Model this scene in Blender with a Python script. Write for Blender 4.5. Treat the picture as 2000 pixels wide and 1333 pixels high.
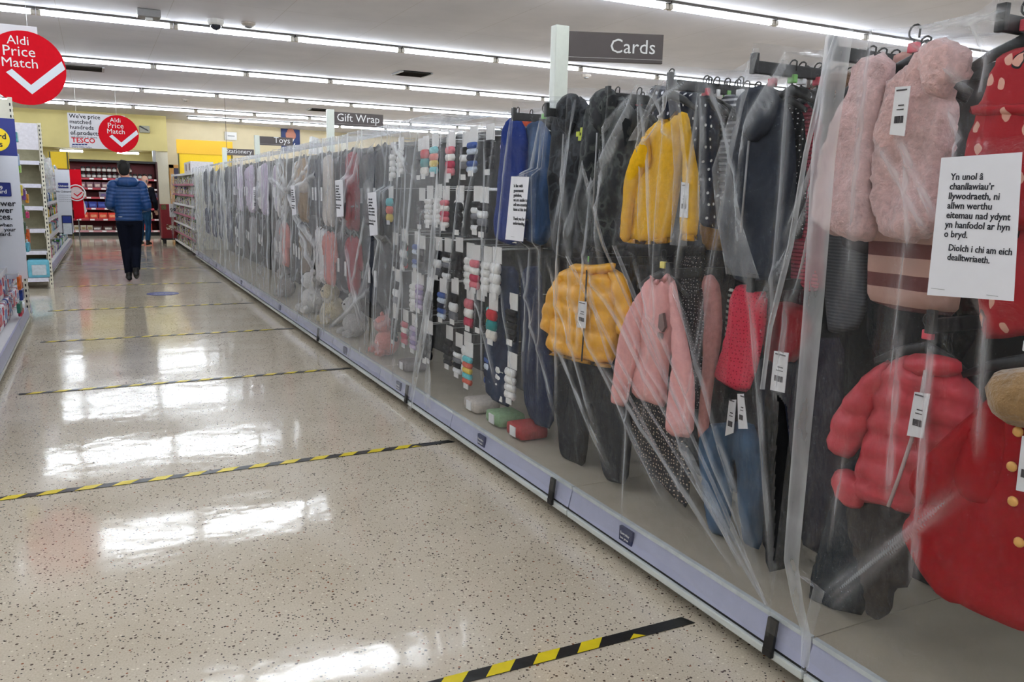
import bpy, bmesh, math, random
import numpy as np
from mathutils import Vector, Matrix, noise
from mathutils.geometry import delaunay_2d_cdt
PI = math.pi
random.seed(7); RNG = np.random.default_rng(7)
for o in list(bpy.data.objects): bpy.data.objects.remove(o)
SC = bpy.context.scene
C = SC.collection

# ---------------------------------------------------------------- camera
F, HC, CEIL = 1571.0, 1.4, 3.5
PP = np.array([1000., 666.5])
_a = np.array([184. - PP[0], 362. - PP[1], F]); _a /= np.linalg.norm(_a)
_b = np.array([4106. - PP[0], 448. - PP[1], F]); _b -= _a * _a.dot(_b); _b /= np.linalg.norm(_b)
_u = np.cross(_b, _a)
if _u[1] > 0: _u = -_u
R = np.array([_b, _a, _u]); CAM = np.array([0, 0, HC])
def ray(x, y): return R @ np.array([x - PP[0], y - PP[1], F])
def onx(x, y, X): d = ray(x, y); return CAM + d * X / d[0]
def ony(x, y, Y): d = ray(x, y); return CAM + d * Y / d[1]
def onz(x, y, Z=0): d = ray(x, y); return CAM + d * (Z - HC) / d[2]
cd = bpy.data.cameras.new('camera'); cam = bpy.data.objects.new('camera', cd); C.objects.link(cam)
cd.sensor_width = 36; cd.lens = F * 36 / 2000; cd.clip_start = .02; cd.clip_end = 200
M = Matrix([[R[i, 0], -R[i, 1], -R[i, 2], CAM[i]] for i in range(3)] + [[0, 0, 0, 1]])
cam.matrix_world = M; SC.camera = cam

# ---------------------------------------------------------------- world, exposure
w = bpy.data.worlds.new('world'); SC.world = w; w.use_nodes = True
w.node_tree.nodes['Background'].inputs[0].default_value = (.8, .85, .9, 1)
w.node_tree.nodes['Background'].inputs[1].default_value = .25
SC.view_settings.view_transform = 'Standard'; SC.view_settings.look = 'None'
SC.view_settings.gamma = 1; SC.view_settings.use_curve_mapping = False
SC.view_settings.exposure = 1.74
TUBE = 11.0
SC.cycles.transparent_max_bounces = 24
SC.cycles.max_bounces = 5; SC.cycles.diffuse_bounces = 3; SC.cycles.glossy_bounces = 2; SC.cycles.transmission_bounces = 4
SC.cycles.caustics_reflective = False; SC.cycles.caustics_refractive = False
SC.cycles.sample_clamp_indirect = 6; SC.cycles.adaptive_threshold = .05; SC.cycles.adaptive_min_samples = 16

# ---------------------------------------------------------------- materials
def lin(c):
    return tuple(((v / 255) / 12.92 if v <= 10 else ((v / 255 + .055) / 1.055) ** 2.4) for v in c[:3]) + (1,)
class NT:
    def __init__(s, name):
        s.m = bpy.data.materials.new(name); s.m.use_nodes = True; s.t = s.m.node_tree
        s.b = s.t.nodes['Principled BSDF']; s.out = s.t.nodes['Material Output']
    def n(s, typ, props=None, **k):
        nd = s.t.nodes.new(typ)
        for a, v in (props or {}).items(): setattr(nd, a, v)
        for a, v in k.items():
            a = a.replace('_', ' ')
            tgt = nd.inputs[int(a[1:])] if a[0] == 'i' and a[1:].isdigit() else nd.inputs[a]
            if isinstance(v, bpy.types.NodeSocket): s.t.links.new(v, tgt)
            else: tgt.default_value = v
        return nd
    def l(s, a, b): s.t.links.new(a, b)
    def ramp(s, fac, stops, interp='LINEAR'):
        r = s.n('ShaderNodeValToRGB'); s.l(fac, r.inputs[0]); r.color_ramp.interpolation = interp
        e = r.color_ramp.elements
        while len(e) < len(stops): e.new(.5)
        for i, (p, c) in enumerate(stops): e[i].position = p; e[i].color = c
        return r.outputs[0]
    def math(s, op, a, b=None):
        nd = s.n('ShaderNodeMath', {'operation': op})
        for i, v in enumerate((a, b)):
            if v is None: continue
            if isinstance(v, bpy.types.NodeSocket): s.l(v, nd.inputs[i])
            else: nd.inputs[i].default_value = v
        return nd.outputs[0]
    def mix(s, fac, a, b):
        nd = s.n('ShaderNodeMix', {'data_type': 'RGBA'})
        for i, v in ((0, fac), (6, a), (7, b)):
            if isinstance(v, bpy.types.NodeSocket): s.l(v, nd.inputs[i])
            else: nd.inputs[i].default_value = v
        return nd.outputs[2]
    def obj(s): return s.n('ShaderNodeTexCoord').outputs['Object']
    def bump(s, h, st, dist=.01):
        b = s.n('ShaderNodeBump', Strength=st, Distance=dist, Height=h); s.l(b.outputs[0], s.b.inputs['Normal'])
_mc = {}
def mat(col, rough=.6, metal=0, var=.08, scale=30, bump=0, emit=0, sheen=0, key=''):
    k = (tuple(col), rough, metal, var, scale, bump, emit, sheen)
    if k in _mc: return _mc[k]
    t = NT('mat_%d_%d_%d' % tuple(int(v) for v in col[:3])); c = lin(col); _mc[k] = t.m
    t.b.inputs['Roughness'].default_value = rough; t.b.inputs['Metallic'].default_value = metal
    if var or bump:
        nz = t.n('ShaderNodeTexNoise', Vector=t.obj(), Scale=scale, Detail=4.)
    if var:
        lo = tuple(v * (1 - var) for v in c[:3]) + (1,); hi = tuple(min(1, v * (1 + var)) for v in c[:3]) + (1,)
        t.l(t.ramp(nz.outputs[0], [(.3, lo), (.7, hi)]), t.b.inputs['Base Color'])
    else: t.b.inputs['Base Color'].default_value = c
    if bump: t.bump(nz.outputs[0], bump, .004)
    if emit: t.b.inputs['Emission Color'].default_value = c; t.b.inputs['Emission Strength'].default_value = emit
    if sheen: t.b.inputs['Specular IOR Level'].default_value = .12
    return t.m
def fabric(col, var=.12, bump=.3, rough=.85): return mat(col, rough, 0, var, 60, bump, 0, .15)
def dots(base, dot, scale, r=.18, rough=.8, axes='yz'):
    t = NT('dotted_fabric'); sp = t.n('ShaderNodeSeparateXYZ', Vector=t.obj()); sx = t.n('ShaderNodeCombineXYZ', X=sp.outputs[1], Y=sp.outputs[2])
    v = t.n('ShaderNodeTexVoronoi', {'voronoi_dimensions': '2D'}, Vector=sx.outputs[0], Scale=float(scale), Randomness=.55)
    f = t.math('LESS_THAN', v.outputs['Distance'], r)
    t.l(t.mix(f, lin(base), lin(dot)), t.b.inputs['Base Color']); t.b.inputs['Specular IOR Level'].default_value = .12; t.b.inputs['Roughness'].default_value = rough
    return t.m
def stripes(a, b, per, frac=.5, axis=2, soft=False, off=0, rough=.8):
    t = NT('striped_fabric'); s = t.n('ShaderNodeSeparateXYZ', Vector=t.obj())
    f = t.math('LESS_THAN', t.math('FRACT', t.math('DIVIDE', t.math('ADD', s.outputs[axis], 50 + off), per)), frac)
    t.l(t.mix(f, lin(a), lin(b)), t.b.inputs['Base Color']); t.b.inputs['Specular IOR Level'].default_value = .12; t.b.inputs['Roughness'].default_value = rough
    return t.m
def fur(col, sc=90, bump=1.):
    t = NT('fur'); o = t.obj(); n1 = t.n('ShaderNodeTexNoise', Vector=o, Scale=sc, Detail=6.); n2 = t.n('ShaderNodeTexNoise', Vector=o, Scale=12., Detail=3.)
    c = lin(col); lo = tuple(v * .8 for v in c[:3]) + (1,); hi = tuple(min(1, v * 1.18) for v in c[:3]) + (1,)
    t.l(t.ramp(t.math('MULTIPLY', t.math('ADD', n1.outputs[0], n2.outputs[0]), .5), [(.35, lo), (.65, hi)]), t.b.inputs['Base Color'])
    t.b.inputs['Roughness'].default_value = .95; t.b.inputs['Sheen Weight'].default_value = .4
    t.bump(n1.outputs[0], bump, .01); return t.m
def camo(cols, sc=14):
    t = NT('camouflage'); n = t.n('ShaderNodeTexNoise', Vector=t.obj(), Scale=sc, Detail=2.)
    st = [(0, lin(cols[0])), (.45, lin(cols[1])), (.53, lin(cols[2])), (.6, lin(cols[0]))]
    t.l(t.ramp(n.outputs[0], st, 'CONSTANT'), t.b.inputs['Base Color']); t.b.inputs['Roughness'].default_value = .6; t.b.inputs['Specular IOR Level'].default_value = .2; return t.m
def denim(col):
    t = NT('denim'); o = t.obj(); m = t.n('ShaderNodeMapping', Vector=o, Scale=(9, 9, 3)); n1 = t.n('ShaderNodeTexNoise', Vector=m.outputs[0], Scale=1.5, Detail=4.)
    c = lin(col); lo = tuple(v * .6 for v in c[:3]) + (1,); hi = tuple(min(1, v * 1.6) for v in c[:3]) + (1,)
    t.l(t.ramp(n1.outputs[0], [(.35, lo), (.7, hi)]), t.b.inputs['Base Color']); t.b.inputs['Specular IOR Level'].default_value = .12; t.b.inputs['Roughness'].default_value = .85; return t.m
def pack_print(cols, seed=0, sc=16):
    """printed packaging: flat blocks of ink"""
    t = NT('printed_pack'); m = t.n('ShaderNodeMapping', Vector=t.obj(), Location=(seed * 3.1, seed * 1.7, seed * .9))
    v = t.n('ShaderNodeTexVoronoi', {'distance': 'CHEBYCHEV'}, Vector=m.outputs[0], Scale=float(sc))
    s = t.n('ShaderNodeSeparateColor', Color=v.outputs['Color'])
    st = [(i / len(cols), lin(c)) for i, c in enumerate(cols)]
    t.l(t.ramp(s.outputs[0], st, 'CONSTANT'), t.b.inputs['Base Color']); t.b.inputs['Roughness'].default_value = .4; return t.m

# plastic film: mostly clear, glossy, a little milky, more so where it is seen edge on
def film_mat(name, milk, edge, rough=.09, bs=.35, sc=22, bd=.02, crw=.3, gls=.28, cloud=.04):
    t = NT(name); nt = t.t; nt.nodes.remove(t.b)
    o = t.obj()
    n1 = t.n('ShaderNodeTexNoise', Vector=o, Scale=float(sc), Detail=5., Roughness=.6, Distortion=1.2)
    mp = t.n('ShaderNodeMapping', Vector=o, Scale=(1, 5, 1.2)); n2 = t.n('ShaderNodeTexNoise', Vector=mp.outputs[0], Scale=4., Detail=4., Distortion=.6)
    rid = t.math('ABSOLUTE', t.math('SUBTRACT', n2.outputs[0], .5))
    h = t.math('ADD', t.math('MULTIPLY', n1.outputs[0], .7), t.math('MULTIPLY', rid, .9))
    at = t.n('ShaderNodeAttribute', {'attribute_name': 'crease'}); n4 = t.n('ShaderNodeTexNoise', Vector=o, Scale=48., Detail=3.)
    h = t.math('ADD', h, t.math('MULTIPLY', t.math('MULTIPLY', at.outputs['Fac'], n4.outputs[0]), .12))
    bp = t.n('ShaderNodeBump', Strength=bs, Distance=bd, Height=h)
    tr = t.n('ShaderNodeBsdfTransparent', Color=(.955, .96, .97, 1))
    df = t.n('ShaderNodeBsdfDiffuse', Color=(.93, .96, 1, 1)); tl = t.n('ShaderNodeBsdfTranslucent', Color=(.93, .96, 1, 1))
    mk = t.n('ShaderNodeMixShader', Fac=.3); t.l(df.outputs[0], mk.inputs[1]); t.l(tl.outputs[0], mk.inputs[2])
    lw = t.n('ShaderNodeLayerWeight', Blend=.5)
    fac = t.math('ADD', t.math('MULTIPLY', t.math('POWER', lw.outputs['Facing'], 3.), edge), t.math('MULTIPLY', t.math('ADD', n2.outputs[0], .3), milk))
    n3 = t.n('ShaderNodeTexNoise', Vector=o, Scale=3.2, Detail=5., Distortion=1.5); fac = t.math('ADD', fac, t.math('MULTIPLY', t.math('POWER', t.math('MULTIPLY', n3.outputs[0], 1.55), 5.), cloud))
    fac = t.math('MINIMUM', t.math('ADD', fac, t.math('MULTIPLY', at.outputs['Fac'], crw)), .9)
    m1 = t.n('ShaderNodeMixShader', Fac=fac); t.l(tr.outputs[0], m1.inputs[1]); t.l(mk.outputs[0], m1.inputs[2])
    gl = t.n('ShaderNodeBsdfGlossy', Roughness=rough, Color=(1, 1, 1, 1), Normal=bp.outputs[0]); fr = t.n('ShaderNodeFresnel', IOR=1.5)
    m2 = t.n('ShaderNodeMixShader', Fac=t.math('ADD', t.math('MULTIPLY', t.math('MINIMUM', fr.outputs[0], .35), gls), .01)); t.l(m1.outputs[0], m2.inputs[1]); t.l(gl.outputs[0], m2.inputs[2])
    t.l(m2.outputs[0], t.out.inputs[0]); return t.m
FILM = film_mat('plastic_film', .010, .06, .035, 1., 17, .075, .6, .14, .015)
FILM2 = film_mat('plastic_film_folded', .12, .2, .08, .5, 12)
FILM5 = film_mat('plastic_film_seam', .34, .25, .1, .6, 12)
FILM3 = film_mat('plastic_film_hazy', .13, .16, .06, 1., 14, .055, .75, .24, .14)
FILM6 = film_mat('plastic_film_double', .12, .1, .05, 1., 12, .05, .3, .2, .08)
FILM4 = film_mat('plastic_film_crumpled', .06, .3, .05, 1., 30)

# ---------------------------------------------------------------- mesh tools
class MB:
    def __init__(s): s.bm = bmesh.new()
    def box(s, x0, y0, z0, x1, y1, z1, bev=0):
        x0, x1 = sorted((x0, x1)); y0, y1 = sorted((y0, y1)); z0, z1 = sorted((z0, z1))
        v = [s.bm.verts.new(p) for p in ((x0, y0, z0), (x1, y0, z0), (x1, y1, z0), (x0, y1, z0), (x0, y0, z1), (x1, y0, z1), (x1, y1, z1), (x0, y1, z1))]
        f = [s.bm.faces.new([v[i] for i in q]) for q in ((3, 2, 1, 0), (4, 5, 6, 7), (0, 1, 5, 4), (1, 2, 6, 5), (2, 3, 7, 6), (3, 0, 4, 7))]
        if bev: bmesh.ops.bevel(s.bm, geom=list({e for q in f for e in q.edges}), offset=bev, segments=2, affect='EDGES', profile=.6)
        return s
    def tube(s, pts, r, n=8, cap=True, sy=1.):
        pts = [Vector(p) for p in pts]; rr = r if isinstance(r, (list, tuple)) else [r] * len(pts); rings = []
        for i, p in enumerate(pts):
            d = (pts[min(i + 1, len(pts) - 1)] - pts[max(i - 1, 0)]).normalized()
            if i == 0: a = d.cross(Vector((0, 0, 1)) if abs(d.z) < .9 else Vector((0, 1, 0))).normalized()
            else: a = (a - d * a.dot(d)).normalized()
            b = d.cross(a)
            q = rr[i]; ra, rb = q if isinstance(q, tuple) else (q, q * sy)
            rings.append([s.bm.verts.new(p + a * math.cos(2 * PI * k / n) * ra + b * math.sin(2 * PI * k / n) * rb) for k in range(n)])
        for A, B in zip(rings, rings[1:]):
            for k in range(n): s.bm.faces.new((A[k], A[(k + 1) % n], B[(k + 1) % n], B[k]))
        if cap:
            s.bm.faces.new(rings[0][::-1]); s.bm.faces.new(rings[-1])
        return s
    def ball(s, c, r, sc=(1, 1, 1), sub=2):
        g = bmesh.ops.create_icosphere(s.bm, subdivisions=sub, radius=r)
        for v in g['verts']: v.co = Vector((v.co.x * sc[0], v.co.y * sc[1], v.co.z * sc[2])) + Vector(c)
        return s
    def prism(s, poly, vec):
        a = [s.bm.verts.new(p) for p in poly]; b = [s.bm.verts.new(Vector(p) + Vector(vec)) for p in poly]; n = len(a)
        s.bm.faces.new(a); s.bm.faces.new(b[::-1])
        for i in range(n): s.bm.faces.new((a[i], b[i], b[(i + 1) % n], a[(i + 1) % n]))
        return s
    def lathe(s, prof, c, n=12):
        rings = []
        for r, z in prof: rings.append([s.bm.verts.new((c[0] + r * math.cos(2 * PI * k / n), c[1] + r * math.sin(2 * PI * k / n), c[2] + z)) for k in range(n)])
        for A, B in zip(rings, rings[1:]):
            for k in range(n): s.bm.faces.new((A[k], A[(k + 1) % n], B[(k + 1) % n], B[k]))
        s.bm.faces.new(rings[0][::-1]); s.bm.faces.new(rings[-1]); return s
    def build(s, name, m, parent=None, smooth=False):
        bmesh.ops.recalc_face_normals(s.bm, faces=s.bm.faces)
        me = bpy.data.meshes.new(name)
        if parent is not None:
            L = world_loc(parent); bmesh.ops.translate(s.bm, verts=s.bm.verts, vec=-L)
        s.bm.to_mesh(me); s.bm.free(); me.materials.append(m)
        if smooth: me.polygons.foreach_set('use_smooth', [True] * len(me.polygons))
        o = bpy.data.objects.new(name, me); C.objects.link(o)
        if parent is not None: o.parent = parent
        return o
def world_loc(o):
    v = Vector((0, 0, 0))
    while o is not None: v += o.location; o = o.parent
    return v
def raw(name, verts, faces, m, parent=None, smooth=True):
    me = bpy.data.meshes.new(name); v = np.asarray(verts, dtype=float)
    if parent is not None: v = v - np.array(world_loc(parent))
    me.from_pydata(v.tolist(), [], faces); me.materials.append(m); me.update()
    if smooth: me.polygons.foreach_set('use_smooth', [True] * len(me.polygons))
    o = bpy.data.objects.new(name, me); C.objects.link(o)
    if parent is not None: o.parent = parent
    return o
def tag(o, label=None, cat=None, group=None, kind=None):
    if label: o['label'] = label
    if cat: o['category'] = cat
    if group: o['group'] = group
    if kind: o['kind'] = kind
    return o
def thing(name, loc, label, cat, group=None):
    o = bpy.data.objects.new(name, None); C.objects.link(o); o.location = loc; o.empty_display_size = .1
    return tag(o, label, cat, group)
def struct(name, mb, m, parent=None): return tag(mb.build(name, m, parent), kind='structure')
def dup(o, loc, label=None, parent=None):
    c = o.copy(); C.objects.link(c)
    if parent is None: c.location = loc
    else: c.parent = parent
    if label: c['label'] = label
    for ch in list(o.children): dup(ch, None, None, c)
    return c
def text(body, loc, size, m, parent=None, face='-Y', align='LEFT', name='lettering', bold=0, sx=1., roll=0., lh=1.):
    cu = bpy.data.curves.new(name, 'FONT'); cu.body = body; cu.size = size; cu.align_x = align; cu.extrude = .0004; cu.offset = bold * size; cu.space_line = lh
    cu.resolution_u = 2
    cu.materials.append(m); o = bpy.data.objects.new(name, cu); C.objects.link(o)
    L = Vector(loc)
    if parent is not None: o.parent = parent; L -= world_loc(parent)
    o.location = L; o.rotation_euler = {'-Y': (PI / 2, roll, 0), '-X': (PI / 2, 0, -PI / 2), 'UP': (0, 0, roll)}[face]; o.scale = (sx, 1, 1)
    if face == '-X' and roll: o.rotation_euler = (Matrix.Rotation(roll, 3, 'X') @ Matrix.Rotation(-PI / 2, 3, 'Z') @ Matrix.Rotation(PI / 2, 3, 'X')).to_euler()
    return o
WHITE = mat((235, 235, 235), .45, 0, .02); CREAM = mat((226, 222, 205), .4, 0, .03); BLACK = mat((18, 18, 20), .5, 0, .1)
INK = mat((25, 25, 40), .6, 0, 0); NAVY = mat((28, 42, 120), .5, 0, .03); RED = mat((218, 8, 32), .6, 0, .03, 30, 0, 0, 1); DRED = mat((150, 18, 30), .5, 0, .06)
YEL = mat((245, 200, 10), .5, 0, .03); CHAR = mat((86, 78, 78), .5, 0, .03); GREYM = mat((150, 150, 152), .4, .3, .05); STEEL = mat((190, 190, 190), .3, .8, .05)

# ---------------------------------------------------------------- the room
def floor_mat():
    t = NT('terrazzo'); o = t.obj()
    base = t.n('ShaderNodeTexNoise', Vector=o, Scale=2.2, Detail=5.)
    fine = t.n('ShaderNodeTexNoise', Vector=o, Scale=160., Detail=3.)
    col = t.ramp(t.math('ADD', t.math('MULTIPLY', base.outputs[0], .4), t.math('MULTIPLY', fine.outputs[0], .6)), [(.35, lin((200, 186, 163))), (.65, lin((224, 211, 190)))])
    for sc, thr, sel, c in ((62., .30, .93, (92, 78, 68)), (95., .30, .925, (62, 56, 56)), (78., .32, .95, (236, 226, 206)), (55., .22, .965, (150, 92, 62)), (130., .32, .93, (120, 104, 88))):
        mp = t.n('ShaderNodeMapping', Vector=o, Location=(sc, thr * 30, 0)); v = t.n('ShaderNodeTexVoronoi', Vector=mp.outputs[0], Scale=sc)
        s = t.n('ShaderNodeSeparateColor', Color=v.outputs['Color'])
        f = t.math('MULTIPLY', t.math('LESS_THAN', v.outputs['Distance'], thr), t.math('GREATER_THAN', s.outputs[1], sel - .06))
        col = t.mix(f, col, lin(c))
    t.l(col, t.b.inputs['Base Color'])
    wv = t.n('ShaderNodeTexNoise', Vector=o, Scale=3.5, Detail=3.); r2 = t.n('ShaderNodeTexNoise', Vector=o, Scale=1.1, Detail=5.)
    t.l(t.ramp(r2.outputs[0], [(.3, (.06,) * 3 + (1,)), (.7, (.13,) * 3 + (1,))]), t.b.inputs['Roughness'])
    t.b.inputs['IOR'].default_value = 1.6
    t.bump(t.math('ADD', wv.outputs[0], t.math('MULTIPLY', fine.outputs[0], .02)), .12, .02)
    return t.m
X0, X1, Y0, Y1 = -14, 22, -9, 33
struct('floor', MB().box(X0, Y0, -.1, X1, Y1, 0), floor_mat())
def ceil_mat():
    t = NT('ceiling_board'); o = t.obj(); s = t.n('ShaderNodeSeparateXYZ', Vector=o)
    n = t.n('ShaderNodeTexNoise', Vector=o, Scale=1.2, Detail=4.)
    col = t.ramp(n.outputs[0], [(.3, lin((212, 212, 222))), (.7, lin((226, 225, 234)))])
    fx = t.math('LESS_THAN', t.math('FRACT', t.math('DIVIDE', t.math('ADD', s.outputs[0], 50.3), 1.22)), .006)
    fy = t.math('LESS_THAN', t.math('FRACT', t.math('DIVIDE', t.math('ADD', s.outputs[1], 50.7), 2.44)), .003)
    t.l(t.mix(t.math('MULTIPLY', t.math('MAXIMUM', fx, fy), .35), col, lin((150, 142, 135))), t.b.inputs['Base Color']); t.b.inputs['Roughness'].default_value = .8
    return t.m
struct('ceiling', MB().box(X0, Y0, CEIL, X1, Y1, CEIL + .12), ceil_mat())
CW = mat((226, 212, 178), .8, 0, .05, 2); CY = mat((220, 206, 142), .8, 0, .05, 2)
struct('wall_far_left', MB().box(X0, 29.4, 0, 2.2, 29.6, CEIL), CY)
bh = MB().box(X0, 27.2, 2.46, 2.06, 29.4, CEIL); struct('wall_bulkhead', bh, CY)
wm = MB().prism([(2.06, 28.2, 0), (9, 30.3, 0), (20, 33.2, 0), (22, 33.2, 0), (22, 33.4, 0), (2.06, 33.4, 0)], (0, 0, CEIL)); struct('wall_far', wm, CW)
struct('wall_left', MB().box(X0 - .2, Y0, 0, X0, Y1, CEIL), CW)
struct('wall_right', MB().box(X1, Y0, 0, X1 + .2, Y1, CEIL), CW)
struct('wall_near', MB().box(X0, Y0 - .2, 0, X1, Y0, CEIL), CW)
struct('trim_1', MB().box(1.75, 27.3, 0, 2.06, 28.3, 2.46), CREAM)
struct('trim_2', MB().box(1.62, 26.9, 0, 1.70, 27.25, 2.46), GREYM)

# ---------------------------------------------------------------- ceiling lights
TM = NT('lamp_tube'); TM.b.inputs['Base Color'].default_value = (1, 1, 1, 1); TM.b.inputs['Emission Color'].default_value = (.86, .93, 1, 1); TM.b.inputs['Emission Strength'].default_value = TUBE
TM = TM.m
lamp0 = thing('ceiling_light', (0, 0, CEIL), 'white fluorescent tube in the ceiling light rows', 'ceiling light', 'fluorescent tubes running in rows under the ceiling')
MB().box(-.765, -.06, -.026, .765, .06, 0).build('housing', mat((104, 102, 100), .7), None).parent = lamp0
t_ = MB().tube([(-.72, 0, -.055), (.72, 0, -.055)], .028, 10).build('tube', TM, None, True); t_.parent = lamp0
for s_ in (-1, 1):
    e_ = MB().box(s_ * .72, -.03, -.085, s_ * .765, .03, -.03, .004).build('end_cap', mat((205, 200, 190), .5), None); e_.parent = lamp0
rows = [(-4.8, 'far behind'), (-.6, ''), (3.4, ''), (7.5, ''), (11.8, ''), (15.85, ''), (19.85, ''), (24.15, ''), (26.6, '')]
rown = {7.5: 'row nearest overhead', 11.8: 'second row from the near end', 15.85: 'third row', 19.85: 'fourth row', 24.15: 'fifth row', 26.6: 'short row by the far wall'}
first = True; cnt = {}; ORD = 'zeroth first second third fourth fifth sixth seventh eighth ninth tenth eleventh twelfth thirteenth fourteenth fifteenth sixteenth seventeenth eighteenth nineteenth twentieth'.split() + ['%s-%s' % (a_, b_) for a_ in ('twenty', 'thirty', 'forty', 'fifty') for b_ in 'first second third fourth fifth sixth seventh eighth ninth tenth'.split()]
for yy, _ in rows:
    for k in range(-6, 10):
        xc = -.5 + 1.545 * k + .7725
        if yy == 26.6 and xc < 2.8: continue
        o = lamp0 if first else dup(lamp0, (0, 0, 0)); first = False
        o.location = (xc, yy, CEIL)
        o['group'] = 'fluorescent tubes, ' + rown.get(yy, 'rows outside the picture')
       
        c_ = R.T @ np.array([xc, yy, CEIL - HC]); vis = c_[2] > 0 and -60 < PP[0] + F * c_[0] / c_[2] < 2060 and -12 < PP[1] + F * c_[1] / c_[2] < 660
        cnt[yy] = cnt.get(yy, 0) + (1 if vis else 0)
        if not vis: o['group'] = 'fluorescent tubes outside the picture'
        o['label'] = ('white fluorescent tube, %s from the left in the %s' % (ORD[cnt[yy]], rown[yy])) if vis and yy in rown else 'white fluorescent ceiling tube outside the picture'
for (xc, nm) in ((-.55, 'left one'), (1.0, 'right one, below the round sign')):
    o = dup(lamp0, (xc, 28.3, 2.46), 'short strip light under the yellow bulkhead, ' + nm); o.scale = (.42, 1, 1); o['group'] = 'strip lights under the bulkhead'

# ceiling fittings
def cpos(x, y): p = onz(x, y, CEIL); return (p[0], p[1], CEIL)
p = cpos(421, 38); t = thing('security_camera', p, 'white dome security camera with dark lens below the ceiling', 'camera')
MB().lathe([(.10, 0), (.10, -.05), (.085, -.07)], p, 16).build('housing', WHITE, t); MB().ball((p[0], p[1], p[2] - .07), .07, (1, 1, .9)).build('dome', mat((30, 34, 50), .1), t, True)
for (x, y, lb) in ((485, 44, 'small round smoke detector right of the dome camera'), (1145, 146, 'smoke detector on the ceiling right of the Cards post'), (362, 193, 'small detector on the ceiling above the thin hanging wire')):
    p = cpos(x, y); t = thing('smoke_detector', p, lb, 'smoke detector'); MB().lathe([(.09, 0), (.09, -.02), (.06, -.045)], p, 14).build('base', mat((190, 182, 175), .6), t)
    MB().lathe([(.045, -.045), (.045, -.06), (.02, -.07)], p, 12).build('sensor', GREYM, t)
p = cpos(290, 20); t = thing('ceiling_box', p, 'grey junction box on the ceiling left of the dome camera', 'junction box'); MB().box(p[0] - .13, p[1] - .1, CEIL - .09, p[0] + .13, p[1] + .1, CEIL, .01).build('box', GREYM, t)
MB().box(p[0] - .04, p[1] - .03, CEIL - .12, p[0] + .04, p[1] + .03, CEIL - .09).build('socket', WHITE, t)
for (x, y, wx, wy, lb) in ((805, 143, .55, .55, 'square black-slatted air vent between the light rows'), (625, 214, .6, .5, 'ceiling air vent behind the Gift Wrap sign post'), (156, 131, .75, .65, 'long grey air grille beside the large round red sign')):
    p = cpos(x, y); t = thing('air_vent', p, lb, 'vent')
    MB().box(p[0] - wx / 2, p[1] - wy / 2, CEIL - .015, p[0] + wx / 2, p[1] + wy / 2, CEIL - .002).build('backing', mat((40, 38, 36) if wx < .7 else (120, 116, 112), .8), t)
    for s_ in (-1, 1):
        MB().box(p[0] + s_ * wx / 2 - .02, p[1] - wy / 2, CEIL - .03, p[0] + s_ * wx / 2 + .02, p[1] + wy / 2, CEIL - .005).build('frame', GREYM, t)
    for k in range(7):
        yy = p[1] - wy / 2 + (k + .5) * wy / 7; MB().prism([(p[0] - wx / 2, yy - .02, CEIL - .03), (p[0] - wx / 2, yy + .015, CEIL - .012), (p[0] - wx / 2, yy + .02, CEIL - .012), (p[0] - wx / 2, yy - .015, CEIL - .03)], (wx, 0, 0)).build('slat', mat((110, 104, 98), .5), t)

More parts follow.
